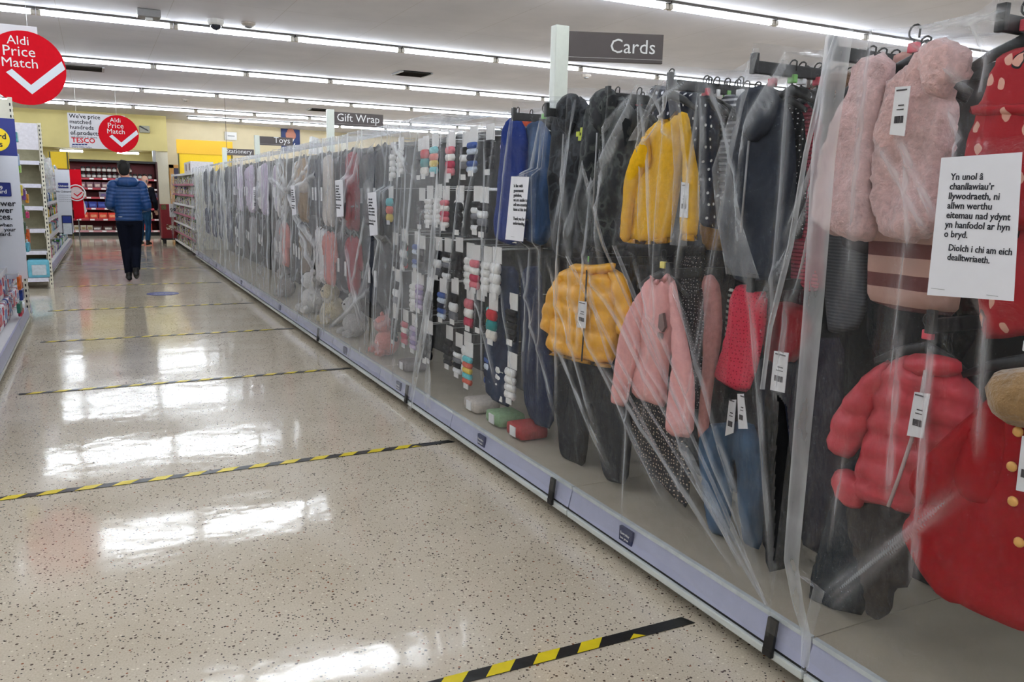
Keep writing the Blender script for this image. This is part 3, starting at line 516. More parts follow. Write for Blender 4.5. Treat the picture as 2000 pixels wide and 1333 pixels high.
TOPS = [  # name, X, label, cat, px outline, material, thickness
 ('polka_dot_blouse', 1.94, 'navy top with white polka dots behind the mustard sweater', 'top', [(1330, 175), (1318, 200), (1345, 240), (1352, 300), (1368, 380), (1365, 440), (1410, 450), (1402, 330), (1408, 240), (1400, 190), (1370, 178)], dots((22, 28, 48), (225, 225, 225), 26, .13), .03),
 ('polka_dot_dress', 1.99, 'navy dotted dress peeking over the mustard sweater collar', 'dress', [(1275, 165), (1262, 200), (1248, 250), (1270, 300), (1330, 300), (1330, 200), (1305, 170)], dots((18, 24, 44), (215, 215, 225), 22, .14), .03),
 ('striped_pullover', 2.02, 'grey and white striped knitted top right of the polka dots', 'top', [(1412, 185), (1400, 230), (1404, 330), (1412, 455), (1448, 455), (1460, 300), (1462, 215), (1440, 185)], stripes((70, 72, 82), (196, 196, 200), .02, .42, 2), .03),
 ('hooded_jacket', 1.92, 'charcoal hooded jacket hanging under hazy film in the middle of the upper rail', 'jacket', [(1478, 175), (1448, 200), (1432, 280), (1418, 360), (1412, 450), (1432, 545), (1490, 568), (1540, 545), (1552, 450), (1556, 330), (1552, 240), (1530, 190)], fabric((44, 50, 62)), .05),
 ('dotted_blouse', 2.03, 'black blouse with tiny white dots beside the ribbed pink top', 'blouse', [(1540, 190), (1528, 260), (1532, 400), (1538, 470), (1572, 465), (1576, 300), (1570, 215)], dots((16, 16, 22), (205, 205, 205), 60, .12), .03),
 ('ribbed_pullover', 2.07, 'bright pink ribbed top hanging next to the near film seam', 'top', [(1566, 170), (1558, 230), (1560, 330), (1546, 470), (1546, 560), (1585, 572), (1614, 560), (1616, 330), (1606, 190), (1588, 165)], stripes((222, 70, 96), (160, 36, 62), .0125, .35, 2), .03),
 ('fur_hood_parka', 2.12, 'dark parka with brown fur hood behind the near film seam', 'coat', [(1585, 160), (1578, 240), (1590, 330), (1600, 560), (1665, 560), (1672, 330), (1664, 200), (1620, 150)], fabric((72, 58, 48)), .05),
 ('grey_cardigan', 2.02, 'grey knitted cardigan below and left of the fur gilet', 'cardigan', [(1622, 440), (1608, 470), (1612, 600), (1618, 655), (1690, 640), (1700, 470), (1680, 430)], stripes((70, 72, 78), (84, 86, 92), .01, .5, 2), .02),
 ('black_coat', 2.05, 'black coat hanging behind the striped knitted jumper', 'coat', [(1690, 400), (1690, 500), (1700, 700), (1790, 710), (1900, 700), (1920, 500), (1920, 400)], fabric((18, 18, 22)), .04),
 ('spotted_pullover', 1.93, 'coral top with small red spots on the lower rail', 'top', [(1440, 556), (1428, 575), (1424, 640), (1398, 720), (1394, 738), (1432, 762), (1462, 768), (1480, 720), (1496, 640), (1500, 575), (1480, 556)], dots((214, 52, 78), (150, 22, 48), 70, .16), .03),
 ('striped_leggings', 2.0, 'black and white striped leggings beside the coral spotted top', 'leggings', [(1424, 560), (1418, 600), (1416, 655), (1426, 700), (1440, 650), (1440, 570)], stripes((20, 20, 24), (225, 225, 215), .02, .5, 2), .02),
 ('red_jumper', 2.02, 'dark red jumper right of the coral spotted top', 'jumper', [(1505, 592), (1492, 640), (1494, 700), (1520, 716), (1560, 706), (1590, 640), (1575, 600), (1540, 588)], fabric((150, 20, 34)), .04),
 ('pink_leggings', 1.95, 'dusty pink leggings hanging right of the pink sweatshirt', 'leggings', [(1372, 540), (1376, 640), (1368, 760), (1360, 855), (1382, 860), (1392, 760), (1412, 650), (1408, 560), (1392, 535)], fabric((190, 130, 124)), .025),
 ('floral_leggings', 1.99, 'black leggings with tiny floral print behind the pink sweatshirt', 'leggings', [(1330, 500), (1334, 620), (1348, 700), (1350, 800), (1378, 800), (1374, 640), (1378, 500)], dots((24, 22, 28), (176, 160, 160), 75, .15), .03),
 ('floral_trousers', 1.92, 'black trousers with cream floral print under the pink sweatshirt', 'trousers', [(1244, 770), (1236, 830), (1250, 900), (1280, 940), (1310, 960), (1345, 1000), (1350, 900), (1330, 800), (1300, 780)], dots((26, 22, 26), (196, 170, 150), 62, .17), .035),
 ('denim_jeans', 1.97, 'blue denim jeans near the bottom left of the near film seam', 'jeans', [(1372, 830), (1368, 900), (1378, 990), (1392, 1042), (1424, 1054), (1430, 980), (1434, 900), (1442, 902), (1448, 990), (1456, 1066), (1488, 1076), (1492, 980), (1490, 880), (1470, 820)], denim((56, 84, 112)), .04),
 ('gap_darkening_cloth', 1.9, 'pure black cloth added to darken the gap between two sheets', 'leggings', [(1494, 760), (1490, 880), (1494, 1000), (1496, 1120), (1540, 1110), (1556, 1060), (1546, 900), (1530, 770)], fabric((5, 5, 7)), .02),  # black cloth added behind the cut in the film so the opening looks dark
 ('dark_jeans', 2.03, 'dark navy jeans just left of the near film seam', 'jeans', [(1470, 700), (1476, 850), (1480, 1000), (1500, 1090), (1560, 1095), (1575, 900), (1572, 700)], denim((24, 28, 44)), .04),
 ('navy_leggings', 1.97, 'plain dark leggings right of the near film seam', 'leggings', [(1590, 660), (1576, 800), (1566, 950), (1560, 1060), (1610, 1090), (1640, 950), (1648, 800), (1650, 660)], fabric((34, 30, 42)), .03),
 ('teal_trousers', 1.93, 'very dark teal trousers hanging lowest beside the brown trousers', 'trousers', [(1650, 900), (1630, 960), (1600, 1070), (1578, 1172), (1600, 1184), (1650, 1196), (1690, 1204), (1710, 1100), (1710, 900)], fabric((16, 26, 36)), .04),
 ('brown_trousers', 1.90, 'dark brown cord trousers hanging below the coral puffer jacket', 'trousers', [(1665, 960), (1658, 1000), (1662, 1050), (1682, 1130), (1700, 1200), (1712, 1214), (1742, 1196), (1748, 1150), (1778, 1148), (1792, 1060), (1800, 980), (1730, 950)], fabric((52, 46, 44)), .045),
 ('black_trousers', 1.92, 'black trousers hanging below the yellow puffer jacket', 'trousers', [(1090, 700), (1084, 780), (1094, 850), (1108, 900), (1142, 914), (1150, 860), (1154, 790), (1162, 792), (1172, 870), (1186, 940), (1226, 948), (1236, 850), (1226, 760), (1210, 715)], fabric((20, 22, 28)), .04),
 ('camouflage_jacket', 1.83, 'dark camouflage hooded jacket left of the mustard sweater', 'jacket', [(1180, 180), (1150, 210), (1140, 300), (1136, 400), (1150, 480), (1195, 500), (1228, 480), (1242, 400), (1246, 300), (1244, 220), (1215, 185)], camo([(22, 24, 28), (44, 48, 48), (66, 70, 68)], 16), .06),
 ('camouflage_jacket', 1.88, 'black camouflage jacket with green logo, second from the mustard sweater', 'jacket', [(1115, 190), (1088, 230), (1082, 320), (1080, 420), (1090, 500), (1130, 512), (1160, 470), (1168, 330), (1160, 220), (1140, 190)], camo([(18, 20, 24), (34, 38, 44), (52, 56, 62)], 12), .06),
 ('black_hoodie', 2.0, 'black hooded top deep behind the camouflage jacket', 'hoodie', [(1225, 190), (1190, 230), (1190, 330), (1200, 470), (1290, 470), (1300, 330), (1290, 220), (1260, 190)], fabric((20, 22, 28)), .05),
 ('navy_coat', 1.86, 'royal blue long-sleeved coat just left of the English notice near the socks', 'coat', [(1000, 225), (985, 260), (980, 330), (974, 400), (972, 470), (1000, 480), (1026, 475), (1028, 380), (1034, 290), (1024, 240)], fabric((30, 52, 120)), .05),
 ('denim_jacket', 1.9, 'faded blue denim jacket behind the nearer English notice', 'jacket', [(1040, 235), (1024, 270), (1020, 360), (1024, 470), (1064, 482), (1086, 440), (1084, 320), (1076, 260), (1060, 236)], denim((48, 74, 110)), .05),
 ('orange_hoodie', 1.97, 'small orange hood showing above the blue coat', 'hoodie', [(1020, 222), (1014, 250), (1024, 268), (1044, 262), (1048, 236), (1036, 222)], fabric((206, 84, 50)), .03),
 ('navy_trousers', 1.9, 'navy trousers hanging below the royal blue coat', 'trousers', [(968, 520), (958, 620), (946, 720), (960, 780), (1000, 800), (1012, 700), (1016, 600), (1012, 520)], fabric((26, 42, 72)), .04),
 ('blue_trousers', 1.92, 'dark blue trousers left of the yellow puffer jacket', 'trousers', [(1024, 520), (1020, 640), (1024, 760), (1044, 830), (1080, 840), (1090, 740), (1062, 640), (1058, 520)], fabric((24, 36, 66)), .04),
 ('black_dress', 2.05, 'black dress hanging deep behind the yellow puffer jacket', 'dress', [(1100, 480), (1090, 600), (1100, 800), (1180, 860), (1260, 860), (1260, 600), (1240, 480)], fabric((18, 18, 24)), .04),
 ('black_jumper', 2.12, 'black jumper deep behind the pink leggings', 'jumper', [(1300, 480), (1300, 650), (1320, 900), (1480, 900), (1500, 650), (1490, 480)], fabric((22, 20, 26)), .04),
 ('mustard_jumper', 2.06, 'ochre jumper hem showing below the polka dot top', 'jumper', [(1370, 300), (1366, 400), (1372, 488), (1420, 490), (1428, 400), (1420, 300)], fabric((176, 128, 40)), .03),
 ('burgundy_coat', 2.1, 'burgundy coat deep behind the spotted coral top', 'coat', [(1500, 560), (1490, 700), (1500, 800), (1580, 800), (1600, 680), (1590, 560)], fabric((58, 14, 26)), .04),
 ('grey_coat', 2.0, 'grey wool coat with black buttons above the coral puffer jacket', 'coat', [(1640, 200), (1630, 350), (1640, 480), (1700, 500), (1740, 480), (1740, 300), (1700, 180)], fabric((66, 62, 66)), .05),
]
for nm, X, lb, ct, px, m_, T in TOPS:
    g = garment(nm, X, lb, ct, [('body', px, 0, T * .65, None)], m_, fold=.011, wr=.009, res=.017, R0=.028)
    ys = [onx(x, y, X) for x, y in px]; top = max(ys, key=lambda p: p[2]); yc = np.mean([p[1] for p in ys]); w_ = min(.3, max(p[1] for p in ys) - min(p[1] for p in ys))
    if ct in ('jacket', 'coat', 'top', 'blouse', 'hoodie') and top[2] > 1.5: hanger(yc, X + .02, min(1.8, top[2] + .08), w_, 'black hanger carrying the ' + lb.split(' behind')[0].split(' left')[0].split(' hanging')[0].split(' with')[0])
# collars, pockets and zips on the traced jackets
for o in [o for o in C.objects if o.name.startswith('camouflage_jacket') or o.name.startswith('hooded_jacket') or o.name.startswith('fur_hood_parka')]:
    L = o.location; ch = o.children[0]; vs = np.array([v.co for v in ch.data.vertices]); zt = vs[:, 2].max(); yc = vs[:, 1].mean()
    hd = [(L.y + yc + a, L.z + zt + b) for a, b in ((-.10, -.04), (-.07, .0), (0, .012), (.07, .0), (.10, -.04), (.07, -.13), (0, -.17), (-.07, -.13))]
    cloth('hood', hd, L.x - .04, .02, fur((120, 86, 60)) if 'parka' in o.name else ch.data.materials[0], o, res=.018, R0=.03)
    MB().tube([(L.x - .062, L.y + yc, L.z + zt - .16), (L.x - .064, L.y + yc + .005, L.z + zt - .45)], .004, 6).build('zip', GREYM, o, True)
lg = [o for o in C.objects if o.name.startswith('camouflage_jacket')][1]
mb = MB()
for x, y in ((1128, 262), (1138, 262), (1132, 270), (1142, 270), (1136, 254)): p = onx(x, y, 1.815); mb.box(p[0], p[1] - .012, p[2] - .01, p[0] + .006, p[1] + .012, p[2] + .01)
mb.build('green_logo', mat((200, 210, 60), .5), lg)
# loose tickets seen through the film
for i, (px, X) in enumerate([([(1512, 686), (1540, 690), (1532, 768), (1504, 762)], 1.9), ([(1440, 770), (1452, 770), (1460, 838), (1442, 838)], 1.9), ([(1424, 782), (1438, 781), (1432, 846), (1416, 852)], 1.92), ([(1620, 1176), (1660, 1180), (1650, 1222), (1600, 1226)], 2.0)]):
    P = [onx(x, y, X) for x, y in px]; c = sum(P) / 4
    t = thing('swing_ticket', tuple(c), ['white swing ticket hanging below the dark red jumper', 'white swing ticket right of a second, under the coral spotted top', 'greyish swing ticket left of its neighbour, under the spotted top', 'crumpled pale ticket lying near the dark teal trousers'][i], 'price tag')
    tagcard(t, X, px, 'card', lines=i != 3)

# hanging rails with their tips where the photograph shows them
TIPS = [(1965, -6, 'nearest, above the fur gilet'), (1632, 55, 'at the near film seam'), (1478, 92, 'above the charcoal hooded jacket'), (1312, 135, 'above the mustard sweater'), (1190, 163, 'above the camouflage jacket'), (1070, 196, 'above the black camouflage jacket'), (1005, 206, 'above the blue coats')]
tipY = []
for x, y, lb in TIPS:
    p = onx(x, y, 1.78); tipY.append(p[1]); arm(p[1], min(1.79, p[2] - .05), 1.78, 'black garment rail ' + lb + ', upper level')
for x, y, lb in ((1150, 505, 'over the yellow puffer jacket'), (1300, 520, 'over the pink sweatshirt'), (1460, 545, 'over the coral spotted top'), (1806, 672, 'over the coral puffer jacket'), (1050, 500, 'over the navy trousers')):
    p = onx(x, y, 1.82); arm(p[1], 1.13 if x != 1806 else 1.10, 1.84, 'black garment rail ' + lb + ', lower level')
# rows of further hangers on the upper rails (seen against the ceiling)
for ti, n in ((1, 4), (2, 8), (3, 7), (4, 3)):
    for j in range(n):
        hanger(tipY[ti] + RNG.uniform(-.01, .01), 1.93 + j * .05, 1.80, .28, '%s black hanger in from the tip of the rail %s' % (ORD[j + 1], TIPS[ti][2]))['group'] = 'hangers on the rail ' + TIPS[ti][2]

for j in range(4): hanger(onx(1815, 30, 1.93 + .045 * j)[1], 1.93 + .045 * j, 1.80, .28, '%s spare black hanger above the fur gilet' % ORD[j + 1])['group'] = 'spare hangers above the fur gilet'
# ---------------------------------------------------------------- sock packs
def sock_pack(y, z, X, cols, n, label, group, card=(226, 224, 220)):
    t = thing('sock_pack', (X, y, z), label, 'socks', group); H_ = .16
    MB().box(X - .001, y - .05, z, X + .002, y + .055, z + .085, .0).build('header_card', mat(card, .5, 0, .03), t)
    for j in range(n):
        c = cols[j % len(cols)]; zz = z + .0 - (j + .5) * H_ / n
        MB().tube([(X - .01, y - .045, zz), (X - .014, y, zz), (X - .01, y + .045, zz)], [(.014, H_ / n * .55)] * 3, 8).build('sock', fabric(c), t, True)
    MB().box(X - .03, y - .052, z - H_ - .02, X - .026, y + .01, z - H_ + .01).build('label_band', mat(card, .5, 0, .03), t)
    MB().tube([(X, y, z + .07), (X + .3, y, z + .075)], .003, 5).build('peg', STEEL, t)
    return t
SC_ = {'pink': [(222, 120, 130), (240, 236, 230), (200, 60, 90)], 'mono': [(30, 30, 34), (236, 236, 236), (120, 120, 126)], 'blue': [(60, 90, 160), (200, 210, 225), (30, 34, 60)], 'mix': [(210, 50, 60), (40, 140, 140), (236, 230, 220)], 'white': [(238, 236, 232)], 'black': [(24, 24, 30)], 'lilac': [(200, 180, 210), (150, 130, 180)], 'teal': [(110, 200, 205), (230, 110, 90), (230, 200, 90)], 'primary': [(50, 100, 200), (220, 60, 50), (240, 210, 50)]}
cells = []
zs = [1.66, 1.36, 1.05, .80, .50]; ysn = np.arange(3.62, 5.55, .155)
pal = ['white', 'pink', 'black', 'mono', 'blue', 'mix', 'black', 'lilac', 'black', 'white', 'white', 'mono', 'black', 'mono', 'black', 'teal', 'white']
zn = ['top', 'second', 'third', 'fourth', 'lowest']
for zi, z in enumerate(zs):
    for yi, yy in enumerate(ysn):
        k = pal[(yi * 7 + zi * 4 + yi * zi) % len(pal)]
        if random.random() < .1: continue
        cells.append(1)
        sock_pack(yy + random.uniform(-.02, .02), z + random.uniform(-.02, .02), 1.84 + random.choice([0, .03, .06]), SC_[k], random.choice([3, 4, 5]), '%s socks pack, %s row of pegs, %s from the near end' % ({'mono': 'black and white', 'mix': 'red, teal and white', 'primary': 'blue, red and yellow', 'teal': 'turquoise and coral'}.get(k, k), zn[zi], ['first', 'second', 'third', 'fourth', 'fifth', 'sixth', 'seventh', 'eighth', 'ninth', 'tenth', 'eleventh', 'twelfth', 'thirteenth'][yi]), 'sock packs pegged in rows behind film')

# ---------------------------------------------------------------- the blurred goods further along
def top_shape(y, z, w, l): return [(y - .07 * w / .4, z), (y - .5 * w, z - .06), (y - .62 * w, z - .55 * l), (y - .45 * w, z - .57 * l), (y - .4 * w, z - .3 * l), (y - .4 * w, z - l), (y + .4 * w, z - l), (y + .4 * w, z - .3 * l), (y + .45 * w, z - .57 * l), (y + .62 * w, z - .55 * l), (y + .5 * w, z - .06), (y + .07 * w / .4, z), (y, z - .04)]
def trouser_shape(y, z, w, l): return [(y - .4 * w, z), (y - .5 * w, z - .4 * l), (y - .48 * w, z - l), (y - .1 * w, z - l), (y, z - .45 * l), (y + .1 * w, z - l), (y + .48 * w, z - l), (y + .5 * w, z - .4 * l), (y + .4 * w, z)]
cname = {(28, 28, 34): 'black', (60, 64, 74): 'charcoal', (150, 148, 150): 'grey', (206, 196, 186): 'cream', (150, 30, 44): 'red', (196, 180, 204): 'lilac', (210, 130, 122): 'coral', (120, 104, 88): 'taupe', (40, 52, 84): 'navy', (225, 223, 222): 'white', (84, 76, 80): 'plum grey', (176, 150, 120): 'tan'}
zones = [(5.55, 6.35, [(28, 28, 34), (60, 64, 74), (84, 76, 80), (60, 64, 74)]), (6.35, 7.1, [(150, 30, 44), (28, 28, 34), (150, 148, 150), (40, 52, 84)]), (7.1, 9.2, [(206, 196, 186), (120, 104, 88), (225, 223, 222), (176, 150, 120), (210, 130, 122), (60, 64, 74)]), (9.2, 12.2, [(196, 180, 204), (225, 223, 222), (60, 64, 74), (150, 148, 150), (28, 28, 34)]), (12.2, 16.9, [(60, 64, 74), (150, 148, 150), (28, 28, 34), (225, 223, 222), (40, 52, 84)])]
far_cache = {}; CN = {}
for za, zb, cols in zones:
    yy = za + .1; j = 0
    while yy < zb:
        for li, (zt, ln) in enumerate(((1.74, .58), (1.08, .5))):
            c = cols[(j * 5 + li * 3 + random.randint(0, 1)) % len(cols)]; kind = 'top' if (j + li) % 3 else 'trousers'
            key = (kind, c, li); X = 1.86 + .04 * (j % 3)
            nth = ['nearest', 'next', 'middle', 'further', 'deep'][j % 5]
            CN[li] = CN.get(li, 0) + 1; lb = '%s %s on the %s level, %s garment beyond the socks' % (cname[c], 'jumper' if kind == 'top' else 'trousers', 'upper' if li == 0 else 'lower', ORD[CN[li]])
            if key in far_cache:
                dup(far_cache[key], (X, yy, zt), lb)
            else:
                nm = 'jumper' if kind == 'top' else 'trousers'
                t = thing(nm, (X, yy, zt), lb, nm, 'folded and hanging clothes further down the wrapped run'); far_cache[key] = t
                sh = top_shape(yy, zt - .03, .38, ln) if kind == 'top' else trouser_shape(yy, zt - .03, .3, ln + .05)
                cloth('body', sh, X, .04, fabric(c), t, fold=.01, res=.028, seed=j)
                MB().tube([(X, yy - .14, zt - .05), (X, yy, zt), (X, yy + .14, zt - .05)], .007, 6).build('hanger_bar', BLACK, t)
                tk = mat((228, 228, 228), .5); MB().box(X - .06, yy + .05, zt - ln * .75, X - .055, yy + .10, zt - ln * .75 + .12).build('price_tag', tk, t)
        yy += .26 + .14 * random.random(); j += 1
# soft toys and folded blankets on the deck
def plush(y, z, s, col, lb, X=1.9):
    t = thing('soft_toy', (X, y, z), lb, 'soft toy', 'soft toys on the base deck'); m_ = fur(col)
    MB().ball((X, y, z + .13 * s), .12 * s, (1, 1.05, 1.1)).build('body', m_, t, True); MB().ball((X - .03, y, z + .30 * s), .09 * s, (1, 1.1, .95)).build('head', m_, t, True)
    for q in (-1, 1):
        MB().ball((X - .02, y + q * .07 * s, z + .38 * s), .035 * s, (.6, 1, 1), 1).build('ear', m_, t, True); MB().ball((X - .1 * s, y + q * .1 * s, z + .05 * s), .05 * s, (1.3, .8, .8), 1).build('paw', m_, t, True)
        MB().ball((X - .03 - .08 * s, y + q * .035 * s, z + .32 * s), .01 * s, (1, 1, 1), 1).build('eye', BLACK, t, True)
for y, s, c, lb in ((8.05, 1.1, (215, 212, 208), 'white soft toy with dark nose on the deck under the gathered film'), (7.3, 1., (206, 190, 150), 'cream soft toy on the deck in the middle of the run'), (6.6, .9, (190, 186, 182), 'grey soft toy on the deck near the third English notice'), (9.4, .9, (150, 142, 138), 'brown-grey soft toy furthest along the deck'), (5.75, .8, (216, 130, 120), 'coral soft toy on the deck beyond the socks')): plush(y, .178, s, c, lb)
for y, z, c, lb in ((4.05, .18, (200, 190, 180), 'pale pack lying on the deck under the socks'), (3.75, .18, (140, 170, 130), 'green pack lying on the deck under the socks'), (3.5, .18, (170, 60, 60), 'red pack lying on the deck under the socks'), (5.2, .18, (120, 110, 110), 'grey pack on the deck below the patterned socks')):
    t = thing('slipper_pack', (1.9, y, z), lb, 'pack'); MB().box(1.82, y - .09, z, 1.98, y + .09, z + .07, .025).build('wrapped_pair', fabric(c), t, True); MB().box(1.815, y - .03, z + .01, 1.82, y + .03, z + .06).build('label_card', WHITE, t)
# shelves of stationery at the far end of the run
for y0 in (17.22, 18.43, 19.64, 20.85):
    g = thing('stationery_shelving', (XR, y0 + .6, 0), 'open white stationery bay, %s, at the end of the wrapped run' % {17.22: 'partly under film', 18.43: 'second one', 19.64: 'third one', 20.85: 'last one'}[y0], 'shelving', 'stationery bays')
    for z in (.12, .35, .58, .8, 1.02, 1.24, 1.46, 1.68):
        MB().box(1.74, y0 + .01, z - .012, XR, y0 + 1.19, z).build('shelf', WHITE, g); MB().box(1.725, y0 + .01, z - .03, 1.74, y0 + 1.19, z + .012).build('shelf_lip', mat((190, 120, 140), .5) if int(z * 100) % 3 else WHITE, g)
    MB().box(XR, y0, 0, XR + .04, y0 + 1.2, 1.75).build('back_panel', WHITE, g); MB().box(1.78, y0 + .01, 0, 1.8, y0 + 1.19, .1).build('kick_plate', DARK, g)
    MB().box(1.76, y0 - .006, .1, XR, y0 + .006, 1.70).build('side_panel', CREAM, g)
    pms = [pack_print([(90, 60, 110), (220, 220, 220), (170, 190, 60), (40, 40, 50)], 1, 30), pack_print([(60, 120, 60), (230, 230, 230), (30, 40, 40), (220, 200, 80)], 2, 30), pack_print([(200, 90, 120), (240, 240, 240), (60, 60, 140)], 3, 30)]
    for zi, z in enumerate((.12, .35, .58, .8, 1.02, 1.24, 1.46)):
        for q in range(7):
            yy = y0 + .1 + q * .165; hh = random.uniform(.09, .17)
            t = MB().box(1.77, yy - .06, z, 1.9, yy + .06, z + hh, .004).build('stationery_pack', pms[(q + zi) % 3]); tag(t, 'small stationery pack, %s in its row, %s shelf up, %s open bay' % (ORD[q + 1], ORD[zi + 1], {17.22: 'first', 18.43: 'second', 19.64: 'third', 20.85: 'fourth'}[y0]), 'pack', 'stationery packs on the far shelves')
for (y, lb) in ((18.1, 'white carton on top of the stationery shelves, nearer one'), (18.8, 'white carton on top of the stationery shelves, further one')):
    t = thing('carton', (1.95, y, 1.70), lb, 'box'); MB().box(1.76, y - .3, 1.69, 2.2, y + .3, 1.92, .006).build('box', mat((225, 220, 220), .6), t); MB().box(1.757, y - .2, 1.74, 1.76, y - .02, 1.88).build('printed_label', mat((120, 100, 110), .5), t); MB().box(1.8, y - .01, 1.92, 2.18, y + .01, 1.923).build('tape', mat((200, 190, 170), .3), t)

# ---------------------------------------------------------------- plastic film
NOT = []   # notices: (y0, y1, z0, z1)
def film(name, label, ya, yb, segs, m, res, profile, seed, zbot=.12, amp=1., rand=.0022, xf=1.705, top=True, crump=1., gaps=()):
    """draped sheet from the lip of the base up over the rail tips and on to the centre of the run"""
    rg = np.random.default_rng(seed); ny = max(8, int((yb - ya) / res)); nz = int(1.75 / (res * 1.15)); nt_ = 14 if top else 0
    ys = np.linspace(ya, yb, ny); V = np.linspace(0, 1, nz); Y, T = np.meshgrid(ys, V, indexing='ij')
    py, pz, pd = np.array(profile).T; o = np.argsort(py); ztop = np.interp(ys, py[o], pz[o])[:, None]; dtop = np.interp(ys, py[o], pd[o])[:, None]
    zb_ = zbot + .012 * np.sin(ys * 7 + seed)[:, None]
    Z = zb_ + (ztop - zb_) * T; X = xf + (.045 + dtop) * np.clip((T - .0), 0, 1) ** 2.2 + .02 * np.sin(PI * T) * (1 + .5 * np.sin(Y * 2.2 + seed))
    D = np.zeros_like(X); CR = np.zeros_like(X)
    for (a, b, wd, am) in segs:
        a = np.array(a); b = np.array(b); ab = b - a; L = ab @ ab + 1e-9
        ty = ((Y - a[0]) * ab[0] + (Z - a[1]) * ab[1]) / L; tc = np.clip(ty, 0, 1)
        d = np.hypot(Y - a[0] - tc * ab[0], Z - a[1] - tc * ab[1]); wdd = np.maximum(wd * (.45 + .9 * np.abs(tc - .35)), res * 1.7)
        D -= .45 * am * np.exp(-(d / wdd) ** 1.3) * np.clip(np.minimum(tc, 1 - tc) * 6 + .25, 0, 1)
        en = np.clip(np.minimum(tc, 1 - tc) * 5 + .15, 0, 1); e1, e2 = rg.uniform(.25, 1., 2); wv_ = .6 + .5 * np.sin(tc * rg.uniform(6, 30) + rg.uniform(0, 6)); thin = max(.0034, res * .85)
        cr_e = e1 * np.exp(-((d - wdd * .7) / thin) ** 2) * wv_ + e2 * np.exp(-(d / thin) ** 2) * (1.2 - wv_ * .5); CR = np.maximum(CR, (.2 * np.exp(-(d / (wdd * 1.5)) ** 4) + .5 * cr_e) * en)
    n = max(3, int((yb - ya) * (6 if ya < 4.3 else 11 if ya < 9 else 9)))
    for _ in range(n):
        y0 = rg.uniform(ya, yb); sl = rg.normal(0, .08); wd = max(res * 1.5, rg.uniform(.008, .024)); am = rg.uniform(.003, .012) * amp; z0, z1 = sorted(rg.uniform(.1, 1.95, 2)); 
        d = Y - (y0 + sl * (Z - 1)); CR = np.maximum(CR, rg.uniform(.1, .6) * (np.exp(-(d / max(.0034, res * .85)) ** 2) + .25 * np.exp(-(d / (wd * 1.6)) ** 4)) * np.clip((Z - z0) * 6, 0, 1) * np.clip((z1 + .3 - Z) * 6, 0, 1)); D -= am * np.exp(-np.abs(d / wd)) * np.clip((Z - z0) * 6, 0, 1) * np.clip((z1 + .3 - Z) * 6, 0, 1)
    D += rand * (np.sin(Y * 13 + 3 * Z + seed) * .5 + np.sin(Y * 29 - 5 * Z + 1.7 * seed) * .35 + np.sin(Z * 17 + Y * 8) * .3)
    # crumple cells
    ph = rg.uniform(0, 6, 8); fx = rg.uniform(14, 50, 8); fz = rg.uniform(8, 40, 8) * rg.choice([-1, 1], 8)
    cr = sum(np.abs(np.sin(Y * fx[k] + Z * fz[k] + ph[k])) for k in range(8)) / 8 - .63; D += cr * (.0022 if res < .009 else .004) * (.2 + T) * crump
    for (n0, n1, m0, m1) in NOT:
        k = np.clip(1 - np.maximum(np.maximum(n0 - Y, Y - n1), np.maximum(m0 - Z, Z - m1)) / .04, 0, 1); D = D * (1 - k) ; X = X * (1 - k) + 1.70 * k
    D *= np.clip(T * 12, .1, 1)
    X = np.maximum(X + D, 1.655)
    P = [np.stack([X, Y, Z], -1)]
    if top:
        U = np.linspace(0, 1, nt_ + 1)[1:]; Yt, Ut = np.meshgrid(ys, U, indexing='ij'); x1 = X[:, -1:]; z1 = Z[:, -1:]
        zr = 1.895 + .006 * np.sin(Yt * 5 + seed)
        Xt = x1 + (2.36 - x1) * Ut; Zt = z1 + (zr - z1) * Ut - .05 * np.sin(PI * Ut) * np.clip(dtop * 9, .25, 1) + .006 * np.sin(Yt * 47 + Ut * 9) * np.sin(PI * Ut)
        P.append(np.stack([Xt, Yt, Zt], -1))
    P = np.concatenate(P, 1); a, b = P.shape[:2]; v = P.reshape(-1, 3)
    fcs = [(i * b + j, (i + 1) * b + j, (i + 1) * b + j + 1, i * b + j + 1) for i in range(a - 1) for j in range(b - 1)]
    if gaps:
        def ins(y, z, gp):
            c = False
            for k_ in range(len(gp)):
                (a1, b1), (a2, b2) = gp[k_], gp[k_ - 1]
                if (b1 > z) != (b2 > z) and y < (a2 - a1) * (z - b1) / (b2 - b1) + a1: c = not c
            return c
        fcs = [f for f in fcs if not any(ins(v[f[0]][1], v[f[0]][2], gp) for gp in gaps)]
    t = thing(name, (1.72, (ya + yb) / 2, .12), label, 'plastic sheet', 'clear sheets wrapping the clothing run')
    sh = raw('sheet', v, fcs, m, t); cr_ = np.zeros((a, b)); cr_[:, :nz] = CR * (1 if crump < 2 else 1)
    sh.data.attributes.new('crease', 'FLOAT', 'POINT').data.foreach_set('value', cr_.reshape(-1)); return t
XS = 1.69
def S(x0, y0, x1, y1, w=.015, a=.03): p, q = onx(x0, y0, XS), onx(x1, y1, XS); return ((p[1], p[2]), (q[1], q[2]), w, a)
